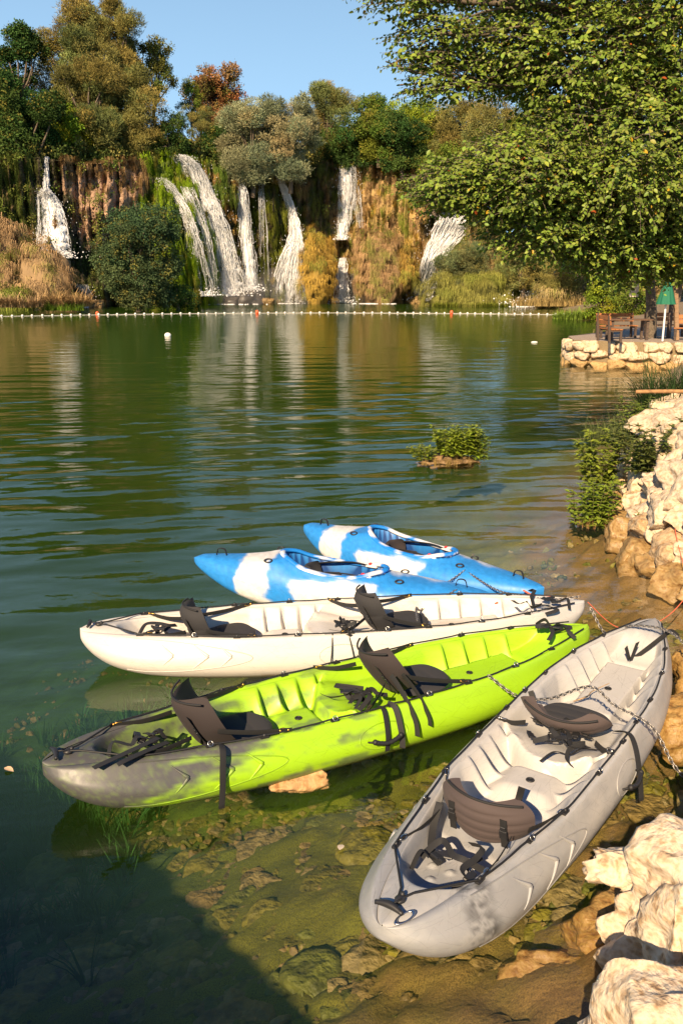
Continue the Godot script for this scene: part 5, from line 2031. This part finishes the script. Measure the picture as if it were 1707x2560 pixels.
func tandem(kind: String, label: String, at: Vector3, turn: float) -> Node3D:
	var o := thing("kayak", label, "kayak", at, turn, "kayaks moored at the bank")
	var shell: StandardMaterial3D = mat.hull
	o.set_meta("shell", shell)
	o.set_meta("paint", kind)
	put("hull", tandem_hull(kind), shell, o)
	var col := hull_color(kind, 0.8, 0.3, 0.2, false)
	# raised arrows and their outline on both sides of the near end
	for sg in [-1.0, 1.0]:
		for q in [[0.62, 0.8], [0.84, 1.15], [1.04, 0.85]]:
			var sh := Shape.new()
			var tip: float = q[0] + 0.10 * q[1]
			for e in [0.33, 0.62]:
				var pts := []
				var rad := []
				for k in 9:
					var t := k / 8.0
					var qq := lerpf(0.47, e + (0.47 - e) * (1.0 - q[1]) * 0.5, t)
					pts.append(outer(lerpf(tip, q[0], t), qq, sg))
					rad.append(0.013 * (1.0 - t * 0.85))
				sh.tube(pts, rad, 6)
			for k in sh.c.size():
				var p := sh.v[k]
				sh.c[k] = hull_color(kind, p.x + 2.0, p.z, p.y, false)
			put("chevron", sh.mesh(), shell, o)
		var sh2 := Shape.new()
		var line := []
		for k in 41:
			var t := k / 40.0
			line.append(outer(0.36 + 0.92 * sin(PI * minf(t, 1.0 - t) * 1.0), 0.24 + 0.50 * t + 0.0, sg))
		sh2.tube(line, 0.004, 5)
		for k in sh2.c.size():
			var p := sh2.v[k]
			sh2.c[k] = hull_color(kind, p.x + 2.0, p.z, p.y, false) * 0.8
		put("moulded_line", sh2.mesh(), shell, o)
	# safety line round the rim
	for sg in [-1.0, 1.0]:
		var stops := [0.10, 0.46, 0.86, 1.17, 1.62, 2.02, 2.30, 2.62, 3.05, 3.45, 3.90]
		var pts := [Vector3(0.15 - 2.0, deck_y(0.15, 0.0) + 0.022, sg * 0.012), Vector3(0.20 - 2.0, deck_y(0.2, 0.0) + 0.018, sg * 0.03)]
		stops[0] = 0.44
		for i in stops.size() - 1:
			for k in 5:
				var t := k / 5.0
				var s: float = lerpf(stops[i], stops[i + 1], t)
				pts.append(rim_pt(s, sg, 0.016 - 0.006 * sin(PI * t)) + Vector3(0, 0, sg * 0.004 * sin(PI * t + i)))
		pts.append(rim_pt(3.90, sg, 0.016))
		var sh := Shape.new()
		sh.tube(pts, 0.0055, 6)
		put("safety_line", sh.mesh(), mat.cord, o)
		for i in range(1, stops.size() - 1):
			pad_eye(o, stops[i], sg, i % 2 == 0 or i == 4)
	# drain plugs
	for s in [1.55, 2.90]:
		var sh := Shape.new()
		var y := deck_y(s, 0.0)
		sh.ring(Vector3(s - 2.0, y + 0.003, 0), 0.020, 0.005, Basis.IDENTITY, Color.WHITE, 16, 6)
		sh.ball(Vector3(s - 2.0, y, 0), Vector3(0.019, 0.004, 0.019), 4, 14)
		put("drain_plug", sh.mesh(), mat.rubber, o)
	# toggle at the near end
	var g := Node3D.new()
	g.name = "toggle"
	o.add_child(g, true)
	var p := Vector3(0.14 - 2.0, deck_y(0.14, 0.0) + 0.014, 0.0)
	var sh := Shape.new()
	sh.ball(p, Vector3(0.028, 0.016, 0.024), 5, 10)
	sh.ball(p + Vector3(0.02, 0.012, 0.0), Vector3(0.012, 0.012, 0.012), 5, 10)
	put("eye", sh.mesh(), mat.rubber, g)
	sh = Shape.new()
	var bar := []
	var rad := []
	for k in 13:
		var t := k / 12.0
		bar.append(p + Vector3(-0.075 + 0.01 * sin(PI * t), 0.004 + 0.008 * sin(PI * t), lerpf(-0.075, 0.055, t)))
		rad.append(0.008 + 0.008 * sin(PI * clampf(t, 0.08, 0.92)))
	sh.tube(bar, rad, 8)
	put("bar", sh.mesh(), mat.rubber, g)
	sh = Shape.new()
	sh.tube(curve([p + Vector3(0, 0.008, 0.01), p + Vector3(-0.035, 0.02, 0.01), bar[6]], 4), 0.005, 5)
	put("cord", sh.mesh(), mat.cord, g)
	return o


# ---------------------------------------------------------------- closed river kayaks
const CREEK_S := [0.0, 0.04, 0.12, 0.35, 0.75, 1.3, 1.85, 2.3, 2.58, 2.70, 2.75]
const CREEK_W := [0.0, 0.055, 0.105, 0.195, 0.285, 0.325, 0.30, 0.215, 0.13, 0.075, 0.0]


func creek_top(s: float) -> float:
	return table(s, [0.0, 0.1, 0.4, 0.8, 1.1, 1.6, 2.1, 2.5, 2.75], [0.30, 0.335, 0.35, 0.385, 0.365, 0.32, 0.27, 0.235, 0.20])


func creek_keel(s: float) -> float:
	return table(s, [0.0, 0.2, 0.5, 0.9, 1.5, 2.1, 2.5, 2.75], [0.26, 0.14, 0.01, -0.07, -0.09, -0.07, 0.0, 0.10])


func creek_pt(s: float, a: float) -> Vector3:   # a runs round the section: 0 at the deck's ridge, PI at the keel
	var b := table(s, CREEK_S, CREEK_W)
	var top := creek_top(s)
	var keel := creek_keel(s)
	var belt := lerpf(keel, top, 0.48)
	var x := sin(a)
	var y := cos(a)
	var sx := signf(x) * pow(absf(x), 0.72)
	var sy := signf(y) * pow(absf(y), 0.95 if y > 0 else 0.6)
	# knee bumps either side of the deck ahead of the cockpit
	var p := Vector3(s - 1.375, belt + sy * (top - belt if y > 0 else belt - keel), sx * b)
	var bump := exp(-pow((s - 0.86) / 0.14, 2.0) - pow((absf(p.z) - 0.17) / 0.06, 2.0)) * 0.035
	p.y += bump if y > 0 else 0.0
	return p


const COCK := Vector2(1.36, 0.48)   # where the opening is and its half length


func creek(label: String, at: Vector3, turn: float, sd: float) -> Node3D:
	var o := thing("kayak", label, "kayak", at, turn, "kayaks moored at the bank")
	var sh := Shape.new()
	var nu := 200
	var nv := 72
	var f := sh.v.size()
	var hole := func(p: Vector3) -> float: return Vector2((p.x + 1.375 - COCK.x) / COCK.y, p.z / 0.215).length()
	for i in nu + 1:
		var s := 2.75 * (0.5 - 0.5 * cos(PI * i / nu)) * 0.4 + 2.75 * 0.6 * i / nu
		s = clampf(s, 0.0, 2.75)
		for j in nv:
			var a := TAU * j / nv
			var p := creek_pt(s, a)
			var col := hull_color("blue", s + sd, p.z, p.y, false)
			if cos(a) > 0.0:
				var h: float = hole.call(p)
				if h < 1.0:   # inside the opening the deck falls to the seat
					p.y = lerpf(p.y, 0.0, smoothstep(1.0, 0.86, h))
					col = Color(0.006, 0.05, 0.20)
				elif h < 1.25:
					p.y += 0.02 * smoothstep(1.25, 1.02, h)
			sh.add(p, col)
	sh.lattice(f, nu + 1, nv, true)
	put("hull", sh.mesh(), mat.hull, o)
	# the rim of the opening
	var line := []
	for k in 57:
		var t := TAU * k / 56.0
		var s := COCK.x + cos(t) * COCK.y * 1.0
		var z := sin(t) * 0.215
		var y := creek_top(s) - 0.10 * pow(absf(z) / 0.3, 2.0)
		line.append(Vector3(s - 1.375, y + 0.045 - 0.03 * (1.0 if absf(z) > 0.12 else 0.0) * smoothstep(0.12, 0.2, absf(z)), z))
	sh = Shape.new()
	sh.tube(line, 0.027, 8, Color.WHITE, 0.7)
	for k in sh.c.size():
		var p := sh.v[k]
		sh.c[k] = Color(0.72, 0.72, 0.72).lerp(Color(0.015, 0.21, 0.66), smoothstep(-0.08, 0.08, noise_a.get_noise_3dv(p * 5.0 + Vector3(sd * 9.0, 0, 0)) - 0.06 + 0.3 * smoothstep(0.05, -0.3, p.x) * 0.5))
	put("cockpit_rim", sh.mesh(), mat.hull, o)
	# seat, backband, thigh straps and ratchets
	var g := Node3D.new()
	g.name = "seat"
	o.add_child(g, true)
	put("seat_pan", pad(0.30, 0.34, 0.05, 0.05, 0.02, 0.0, 0.4, 14, 14), mat.seat_black, g, Transform3D(Basis(Vector3.UP, PI / 2) * Basis(Vector3.RIGHT, PI / 2), Vector3(-0.18, 0.09, 0)))
	put("backband", pad(0.32, 0.17, 0.04, 0.08, 0.01, 0.0, 0.4, 16, 12), mat.seat_brown if sd > 0.1 else mat.seat_black, g, Transform3D(Basis(Vector3.UP, PI / 2) * Basis(Vector3.RIGHT, -0.3), Vector3(-0.24, 0.16, 0)))
	sh = Shape.new()
	sh.box(Vector3(-0.02, 0.20, 0.02), Vector3(0.15, 0.13, 0.12), Basis(Vector3.UP, 0.2), Color.WHITE, 0.02)
	put("foam_block", sh.mesh(), mat.seat_brown, g)
	sh = Shape.new()
	for sg in [-1.0, 1.0]:
		sh.ribbon(curve([Vector3(-0.30, 0.27, sg * 0.16), Vector3(-0.08, 0.31, sg * 0.15), Vector3(0.14, 0.32, sg * 0.165), Vector3(0.34, 0.29, sg * 0.15)], 6), 0.05, 0.012, Vector3(0, 0.4, 1))
	put("thigh_strap", sh.mesh(), mat.webbing, g)
	for sg in [-1.0, 1.0]:
		sh = Shape.new()
		sh.box(Vector3(0.30, 0.305, sg * 0.15), Vector3(0.12, 0.02, 0.06), Basis(Vector3.UP, 0.2 * sg), Color.WHITE, 0.008)
		put("ratchet_plate", sh.mesh(), mat.float_white, g)
		sh = Shape.new()
		sh.ball(Vector3(0.285, 0.325, sg * 0.15), Vector3(0.02, 0.012, 0.02), 5, 10)
		put("ratchet_knob", sh.mesh(), mat.red_plastic, g)
	# grab loops and deck fittings
	for q in [[0.28, 1.0], [2.50, 1.0]]:
		var y := creek_top(q[0])
		sh = Shape.new()
		sh.ribbon(curve([Vector3(q[0] - 1.375 - 0.05, y, 0), Vector3(q[0] - 1.375 - 0.03, y + 0.06, 0), Vector3(q[0] - 1.375 + 0.03, y + 0.06, 0.0), Vector3(q[0] - 1.375 + 0.05, y, 0)], 5), 0.02, 0.006, Vector3(0, 0, 1))
		put("grab_loop", sh.mesh(), mat.webbing, o)
	for q in [[0.80, 0.17], [0.80, -0.17], [1.98, 0.12], [1.98, -0.12]]:
		sh = Shape.new()
		var p := creek_pt(q[0], asin(clampf(q[1] / 0.32, -1, 1)))
		sh.ring(p + Vector3(0, 0.012, 0), 0.022, 0.006, Basis(Vector3.UP, 0.3) * Basis(Vector3.RIGHT, 0.5), Color.WHITE, 12, 6, 1.5)
		put("deck_eye", sh.mesh(), mat.rubber, o)
	return o


func build_kayaks() -> void:
	make_profile()
	# creek boats at the back
	creek("blue and white river kayak nearer the white kayak, in front of its twin", Vector3(-0.05, 0.05, -7.28), deg_to_rad(-14.5), 0.0)
	creek("blue and white river kayak farthest out, behind its twin", Vector3(0.69, 0.05, -7.92), deg_to_rad(-37.5), 0.12)
	# white tandem
	var w := tandem("white", "white two-seat kayak between the blue kayaks and the green one", Vector3(0.0, 0.0, -6.31), deg_to_rad(8.4))
	seat(w, 0.90, 0.13, {"lean": 0.42, "high": 0.36, "wide": 0.36, "thick": 0.085, "bow": 0.10, "rows": 2.0, "round": 0.4, "cloth": mat.seat_black, "ahead": 0.42, "behind": 0.42, "yaw": 0.25, "w": 0.02})
	seat(w, 2.28, 0.16, {"lean": 0.50, "high": 0.38, "wide": 0.36, "thick": 0.085, "bow": 0.10, "rows": 2.0, "round": 0.4, "cloth": mat.seat_black, "ahead": 0.36, "behind": 0.34, "yaw": 0.2, "w": 0.02})
	web_heap(w, 1.97, 0.24, 0.26, 5, 4, 0.09)
	web_heap(w, 0.56, 0.20, 0.05, 6, 4, 0.10)
	web_heap(w, 3.66, 0.27, 0.06, 8, 4, 0.13)
	side_handle(w, 1.94, 1.0, true)
	# green tandem
	var g := tandem("green", "lime green two-seat kayak with black marbling at one end", Vector3(0.12, 0.0, -5.11), deg_to_rad(29.2))
	seat(g, 0.92, 0.14, {"lean": 0.50, "high": 0.40, "wide": 0.46, "thick": 0.05, "bow": 0.15, "rows": 0.0, "round": 0.6, "cloth": mat.seat_brown, "ahead": 0.42, "behind": 0.50,
		"loose": [[Vector3(0.92, 0.30, 0.28), Vector3(0.90, 0.31, 0.37), Vector3(0.88, 0.20, 0.41), Vector3(0.87, 0.08, 0.42), Vector3(0.86, -0.02, 0.42)],
			[Vector3(0.62, 0.33, 0.10), Vector3(0.50, 0.34, 0.16), Vector3(0.38, 0.34, 0.20), Vector3(0.22, 0.33, 0.24)], [Vector3(0.66, 0.31, 0.14), Vector3(0.54, 0.33, 0.20), Vector3(0.40, 0.34, 0.26), Vector3(0.34, 0.33, 0.27)]]})
	web_heap(g, 0.55, 0.22, 0.0, 15, 3, 0.10)
	seat(g, 2.24, 0.17, {"lean": 0.62, "high": 0.39, "wide": 0.48, "thick": 0.05, "bow": 0.13, "rows": 0.0, "round": 0.65, "cloth": mat.seat_brown, "ahead": 0.40, "behind": 0.40, "roll": -0.12,
		"loose": [[Vector3(2.10, 0.42, 0.22), Vector3(2.12, 0.34, 0.32), Vector3(2.14, 0.20, 0.44), Vector3(2.14, 0.10, 0.47)], [Vector3(2.17, 0.42, 0.24), Vector3(2.22, 0.32, 0.34), Vector3(2.24, 0.20, 0.44), Vector3(2.24, 0.14, 0.46)],
			[Vector3(1.94, 0.30, 0.34), Vector3(1.94, 0.29, 0.40), Vector3(1.93, 0.16, 0.46), Vector3(1.92, 0.06, 0.47)], [Vector3(2.00, 0.30, 0.34), Vector3(2.02, 0.29, 0.40), Vector3(2.03, 0.14, 0.46), Vector3(2.03, 0.05, 0.47)]]})
	web_heap(g, 1.92, 0.20, 0.12, 16, 6, 0.11)
	web_heap(g, 3.66, 0.29, 0.02, 17, 4, 0.10)
	side_handle(g, 1.92, 1.0, false)
	# grey tandem, the nearest
	var n := tandem("grey", "pale grey two-seat kayak nearest the camera, moored along the boulders", Vector3(1.3, 0.0, -4.56), deg_to_rad(55.4))
	seat(n, 0.90, 0.15, {"lean": 0.22, "high": 0.26, "wide": 0.50, "thick": 0.05, "bow": 0.12, "rows": 5.0, "round": 0.35, "cloth": mat.seat_mauve, "ahead": 0.30, "behind": 0.42, "cushion": false, "brass": false,
		"loose": [[Vector3(0.86, 0.32, -0.20), Vector3(0.76, 0.24, -0.18), Vector3(0.64, 0.20, -0.12), Vector3(0.60, 0.19, -0.05)], [Vector3(1.20, 0.18, 0.06), Vector3(1.22, 0.25, 0.07), Vector3(1.20, 0.33, 0.09)]]})
	web_heap(n, 0.58, 0.17, 0.02, 25, 4, 0.10)
	seat(n, 2.12, 0.19, {"lean": 0.95, "high": 0.28, "wide": 0.56, "thick": 0.05, "bow": 0.10, "rows": 3.0, "round": 0.4, "cloth": mat.seat_mauve, "behind": 0.26, "cushion": true, "pad_w": 0.44, "pad_l": 0.24, "brass": false,
		"loose": [[Vector3(2.20, 0.24, 0.26), Vector3(2.12, 0.30, 0.36), Vector3(2.05, 0.24, 0.43), Vector3(2.0, 0.08, 0.48), Vector3(1.98, -0.02, 0.50)], [Vector3(2.25, 0.19, -0.26), Vector3(2.27, 0.25, -0.28), Vector3(2.28, 0.31, -0.31)]]})
	web_heap(n, 1.86, 0.20, 0.06, 26, 6, 0.13)
	side_handle(n, 1.90, 1.0, false)
	var sh := Shape.new()
	strap(sh, [Vector3(1.42, 0.17, 0.0), Vector3(1.42, 0.26, 0.02), Vector3(1.40, 0.33, 0.04)], 0.036, Vector3(1, 0, 0.4))
	strap(sh, [Vector3(1.46, 0.18, -0.01), Vector3(1.40, 0.28, -0.02), Vector3(1.34, 0.32, -0.01)].map(func(p): return p + Vector3(-0.05, 0, 0)), 0.03, Vector3(1, 0, 0.4))
	strap(sh, [Vector3(1.3, 0.16, 0.06), Vector3(1.31, 0.20, 0.10), Vector3(1.40, 0.33, 0.22), Vector3(1.47, 0.36, 0.26), Vector3(1.55, 0.30, 0.30)].map(func(p): return p + Vector3(0.2, 0, -0.06)), 0.036, Vector3(0.4, 0, 1))
	put("strap", sh.mesh(), mat.webbing, n)
	# steel snap hook at the near tip
	sh = Shape.new()
	sh.ring(Vector3(0.075 - 2.0, deck_y(0.08, 0.05) + 0.012, 0.062), 0.020, 0.004, Basis(Vector3.UP, -0.35) * Basis(Vector3(0, 0, 1), 0.12), Color.WHITE, 20, 6, 2.3)
	put("snap_hook", sh.mesh(), mat.steel, n)


# ---------------------------------------------------------------- float line, benches, small things
func build_buoy_line() -> void:
	var o := thing("float_line", "line of small white floats strung across the lake, with three orange buoys", "float line")
	var pts := []
	for q in [Vector3(-40.5, 0.02, -84), Vector3(-33.9, 0.02, -86.7), Vector3(-22.0, 0.02, -93.5), Vector3(-10.0, 0.02, -97.5), Vector3(-0.2, 0.02, -98.6), Vector3(12.0, 0.02, -96.5), Vector3(20.0, 0.02, -93.5), Vector3(26.0, 0.02, -90.8), Vector3(30.0, 0.02, -87)]:
		pts.append(q)
	var line := curve(pts, 24)
	var sh := Shape.new()
	sh.tube(line, 0.016, 5)
	put("rope", sh.mesh(), mat.float_white, o)
	var ball_ := Shape.new()
	ball_.ball(Vector3.ZERO, Vector3(0.125, 0.11, 0.11), 6, 10)
	var bm := ball_.mesh()
	var big := Shape.new()
	big.ball(Vector3(0, 0.08, 0), Vector3(0.19, 0.24, 0.19), 8, 12)
	var gm := big.mesh()
	var walked := 0.0
	var next_ := 0.4
	var k := 0
	for i in line.size() - 1:
		var l: float = line[i].distance_to(line[i + 1])
		while next_ < walked + l:
			var p: Vector3 = line[i].lerp(line[i + 1], (next_ - walked) / l)
			p.y = 0.05 + rng.randf() * 0.02
			put("float", bm, mat.float_white, o, Transform3D(Basis(Vector3.UP, rng.randf()), p))
			next_ += (0.92 if p.x < 4.0 else 0.8) + rng.randf() * 0.12
			k += 1
		walked += l
	for p in [Vector3(-25.6, 0.05, -91.8), Vector3(-9.4, 0.05, -97.6), Vector3(12.1, 0.05, -96.4)]:
		put("buoy", gm, mat.float_orange, o, Transform3D(Basis.IDENTITY, p))


func bench(at: Vector3, turn: float, label: String) -> void:
	var o := thing("bench", label, "bench", at, turn, "wooden benches on the terrace")
	var wood := Color(0.45, 0.17, 0.05)
	var dark := Color(0.10, 0.065, 0.045)
	var add_ := func(called: String, p: Vector3, size: Vector3, b := Basis.IDENTITY, c := Color.WHITE) -> void:
		var sh := Shape.new()
		sh.box(p, size, b, c)
		put(called, sh.mesh(), mat.timber, o)
	for k in 3:
		add_.call("seat_plank", Vector3(0, 0.44, -0.15 + k * 0.14), Vector3(1.5, 0.035, 0.125), Basis.IDENTITY, wood)
	for k in 2:
		add_.call("back_plank", Vector3(0, 0.66 + k * 0.17, -0.25 - k * 0.03), Vector3(1.5, 0.14, 0.035), Basis(Vector3.RIGHT, -0.15), wood * 1.1)
	for sx in [-0.68, 0.68]:
		add_.call("leg", Vector3(sx, 0.45, -0.27), Vector3(0.08, 0.92, 0.08), Basis(Vector3.RIGHT, -0.08), dark)
		add_.call("leg", Vector3(sx, 0.21, 0.15), Vector3(0.08, 0.42, 0.08), Basis.IDENTITY, dark)
		add_.call("brace", Vector3(sx, 0.39, -0.05), Vector3(0.07, 0.06, 0.46), Basis.IDENTITY, dark)


func build_benches() -> void:
	bench(Vector3(9.55, 0.94, -30.9), PI * 0.5, "orange-brown wooden bench end at the left edge of the terrace")
	bench(Vector3(10.55, 0.94, -33.4), 0.1, "orange wooden bench with its back to the lake, across the terrace")
	bench(Vector3(12.6, 0.94, -34.0), 0.2, "wooden bench behind the trunk on the terrace")
	bench(Vector3(12.7, 0.94, -31.2), -0.4, "dark wooden bench at the right edge of the terrace")
	var o := thing("table", "dark plank table between the benches on the terrace", "table", Vector3(10.45, 0.94, -31.9), 0.05)
	for k in 5:
		var sh := Shape.new()
		sh.box(Vector3(0, 0.72, -0.3 + k * 0.15), Vector3(1.6, 0.045, 0.14), Basis.IDENTITY, Color(0.16, 0.09, 0.05))
		put("plank", sh.mesh(), mat.timber, o)
	for q in [[-0.65, -0.25], [0.65, -0.25], [-0.65, 0.25], [0.65, 0.25]]:
		var sh := Shape.new()
		sh.box(Vector3(q[0], 0.35, q[1]), Vector3(0.09, 0.7, 0.09), Basis.IDENTITY, Color(0.12, 0.08, 0.055))
		put("leg", sh.mesh(), mat.timber, o)
	# folded parasol on a white pole, posts of the kiosk behind, a red and beige sign
	o = thing("parasol", "dark green parasol folded down on a white pole on the terrace", "parasol", Vector3(11.45, 0.94, -31.0))
	var sh := Shape.new()
	sh.tube([Vector3(0, 0, 0), Vector3(0, 2.3, 0)], 0.035, 10)
	put("pole", sh.mesh(), mat.white_paint, o)
	sh = Shape.new()
	var f := sh.v.size()
	for i in 9:
		var t := i / 8.0
		for j in 24:
			var an := TAU * j / 24.0
			var r := (0.06 + 0.30 * pow(1.0 - t, 0.8)) * (0.85 + 0.15 * cos(an * 8.0))
			sh.add(Vector3(cos(an) * r, 1.28 + t * 0.85, sin(an) * r))
	sh.lattice(f, 9, 24, true)
	put("canopy", sh.mesh(), mat.parasol_green, o)
	o = thing("sign_board", "beige board with a red emblem hanging by the terrace tree", "sign", Vector3(10.75, 2.55, -33.0))
	sh = Shape.new()
	sh.box(Vector3(0.2, 0.35, 0), Vector3(0.34, 0.9, 0.04))
	put("board", sh.mesh(), plain("beige_board", Color(0.55, 0.46, 0.36), 0.7), o)
	sh = Shape.new()
	sh.ball(Vector3(-0.12, 0.42, 0.02), Vector3(0.15, 0.23, 0.05), 8, 14)
	put("emblem", sh.mesh(), mat.red_plastic, o)
	var k := 0
	for q in [[Vector3(12.0, 0.94, -31.4), 1.9, 0.14, "thick slanting timber post right of the trunk on the terrace", 0.12], [Vector3(12.75, 0.94, -31.0), 1.5, 0.1, "short dark post at the right edge of the terrace", -0.05], [Vector3(12.4, 0.94, -33.0), 2.6, 0.13, "upright timber post behind the parasol", 0.0]]:
		sh = Shape.new()
		sh.box(Vector3(0, q[1] * 0.5, 0), Vector3(q[2], q[1], q[2]), Basis(Vector3(0, 0, 1), q[4]), Color(0.36, 0.22, 0.12) if k == 0 else Color(0.13, 0.085, 0.06))
		var p := put("post", sh.mesh(), mat.timber, self, Transform3D(Basis.IDENTITY, q[0]))
		tag(p, q[3], "post")
		k += 1


func chain_along(label: String, pts: Array, m: Material, link := 0.030) -> MeshInstance3D:
	var line := curve(pts, 30)
	var sh := Shape.new()
	var walked := 0.0
	var next_ := 0.0
	var k := 0
	for i in line.size() - 1:
		var a: Vector3 = line[i]
		var b: Vector3 = line[i + 1]
		var l := a.distance_to(b)
		while l > 0 and next_ < walked + l:
			var d := (b - a) / l
			var side := d.cross(Vector3.UP).normalized()
			var up := side.cross(d)
			var bs := Basis(d, up, side) * Basis(Vector3.RIGHT, 0.4 + (PI / 2 if k % 2 else 0.0))
			sh.ring(a.lerp(b, (next_ - walked) / l), link * 0.36, link * 0.11, bs, Color.WHITE, 8, 4, 1.75)
			next_ += link * 0.82
			k += 1
		walked += l
	var o := put("chain", sh.mesh(), m, self)
	tag(o, label, "chain", "mooring chains")
	return o


func rope_along(label: String, pts: Array, r := 0.0042) -> void:
	var sh := Shape.new()
	sh.tube(curve(pts, 10), r, 6)
	var o := put("rope", sh.mesh(), mat.red_rope, self)
	tag(o, label, "rope")


func build_small_things() -> void:
	chain_along("steel chain from the green kayak across the grey kayak's second seat to the bank", [Vector3(0.98, 0.315, -5.16), Vector3(1.14, 0.24, -5.03), Vector3(1.30, 0.31, -4.86), Vector3(1.50, 0.46, -4.72), Vector3(1.62, 0.40, -4.60), Vector3(1.80, 0.33, -4.47), Vector3(1.93, 0.12, -4.32), Vector3(2.12, 0.08, -4.15), Vector3(2.45, -0.1, -4.05)], mat.chain_steel)
	chain_along("steel chain over the far tip of the grey kayak", [Vector3(1.98, 0.33, -6.34), Vector3(2.07, 0.18, -6.2), Vector3(2.18, 0.33, -6.0), Vector3(2.36, 0.40, -5.72), Vector3(2.45, 0.30, -5.45), Vector3(2.52, 0.05, -5.2), Vector3(2.66, -0.02, -4.95)], mat.chain_steel)
	chain_along("thin chain from the front river kayak down to the white kayak", [Vector3(0.98, 0.28, -6.92), Vector3(0.84, 0.24, -6.80), Vector3(0.66, 0.20, -6.66), Vector3(0.60, 0.31, -6.42), Vector3(0.58, 0.33, -6.1)], mat.chain_steel, 0.026)
	chain_along("thin chain across the deck of the rear river kayak to the white kayak's tip", [Vector3(1.15, 0.29, -7.36), Vector3(1.35, 0.24, -7.05), Vector3(1.5, 0.26, -6.86), Vector3(1.72, 0.31, -6.62), Vector3(1.95, 0.36, -6.55)], mat.chain_steel, 0.026)
	chain_along("thin chain tying the two river kayaks together", [Vector3(0.55, 0.28, -7.12), Vector3(0.72, 0.23, -7.14), Vector3(0.92, 0.22, -7.25), Vector3(1.12, 0.30, -7.38)], mat.chain_steel, 0.026)
	rope_along("red rope tied to the tip of the rear river kayak", [Vector3(1.58, 0.25, -7.0), Vector3(1.68, 0.22, -6.92), Vector3(1.78, 0.27, -6.8)], 0.008)
	rope_along("red rope tied to the tip of the front river kayak", [Vector3(1.16, 0.25, -6.82), Vector3(1.24, 0.2, -6.76), Vector3(1.30, 0.26, -6.68)], 0.008)
	rope_along("thin red mooring line from the white kayak's tip to the stone bank", [Vector3(2.02, 0.30, -6.58), Vector3(2.3, 0.05, -6.66), Vector3(2.6, 0.02, -6.75), Vector3(2.9, 0.05, -7.0), Vector3(3.15, 0.22, -7.2)])
	rope_along("red rope hanging down the pale stones of the bank", [Vector3(3.95, 1.2, -9.2), Vector3(3.72, 0.98, -9.05), Vector3(3.5, 0.72, -8.7), Vector3(3.36, 0.5, -8.3), Vector3(3.28, 0.32, -7.9), Vector3(3.22, 0.22, -7.5), Vector3(3.3, 0.2, -7.2)])
	# lone float, twig, dead leaves, stick
	var sh := Shape.new()
	sh.ball(Vector3.ZERO, Vector3(0.20, 0.16, 0.17), 8, 14)
	var o := put("float", sh.mesh(), mat.float_white, self, Transform3D(Basis.IDENTITY, Vector3(-10.2, 0.07, -51.1)))
	tag(o, "lone round white float on open water at the left", "float")
	sh = Shape.new()
	sh.ball(Vector3.ZERO, Vector3(0.18, 0.05, 0.1), 6, 12)
	o = put("float", sh.mesh(), mat.float_white, self, Transform3D(Basis.IDENTITY, Vector3(10.1, 0.02, -45.5)))
	tag(o, "flat pale scrap drifting left of the terrace", "flotsam")
	sh = Shape.new()
	sh.tube(curve([Vector3(4.2, 1.36, -12.2), Vector3(4.7, 1.40, -11.9), Vector3(5.4, 1.42, -11.6)], 4), 0.028, 7, Color(0.45, 0.24, 0.10))
	o = put("stick", sh.mesh(), mat.bark, self)
	tag(o, "bare brown stick lying on top of the stone bank", "stick")
	sh = Shape.new()
	sh.tube(curve([Vector3(1.50, 0.21, -5.02), Vector3(1.60, 0.225, -5.06), Vector3(1.66, 0.21, -5.16), Vector3(1.80, 0.225, -5.25)], 5), [0.004, 0.004, 0.005, 0.005, 0.005, 0.005, 0.005, 0.005, 0.005, 0.004, 0.004, 0.004, 0.003, 0.003, 0.003, 0.002], 5, Color(0.5, 0.33, 0.18))
	o = put("twig", sh.mesh(), mat.bark, self)
	tag(o, "dry twig lying in the grey kayak's far cockpit", "twig")
	var leaf := leaf_mesh()
	var k := 0
	for q in [[Vector3(-2.02, 0.015, -4.55), Color(0.62, 0.42, 0.25), 0.07, "pale dead leaf floating left of the green kayak's dark end"], [Vector3(-0.01, 0.012, -3.78), Color(0.6, 0.5, 0.4), 0.06, "pale dead leaf floating between the green and grey kayaks"]]:
		o = put("leaf", leaf, plain("dead_leaf_%d" % k, q[1], 0.7), self, Transform3D(Basis(Vector3.UP, 1.2 + k * 1.7) * Basis.from_scale(Vector3.ONE * q[2]), q[0]))
		tag(o, q[3], "leaf")
		k += 1
	var pale: StandardMaterial3D = mat.limestone.duplicate()
	pale.vertex_color_use_as_albedo = false
	pale.albedo_color = Color(0.62, 0.42, 0.24).linear_to_srgb()
	o = put("boulder", rock(230, 10, 0.3, 0.3), pale, self, Transform3D(Basis(Vector3.UP, 0.3) * Basis.from_scale(Vector3(0.22, 0.07, 0.11)), Vector3(-0.24, -0.045, -4.52)))
	tag(o, "pinkish stone breaking the surface under the green kayak", "boulder")
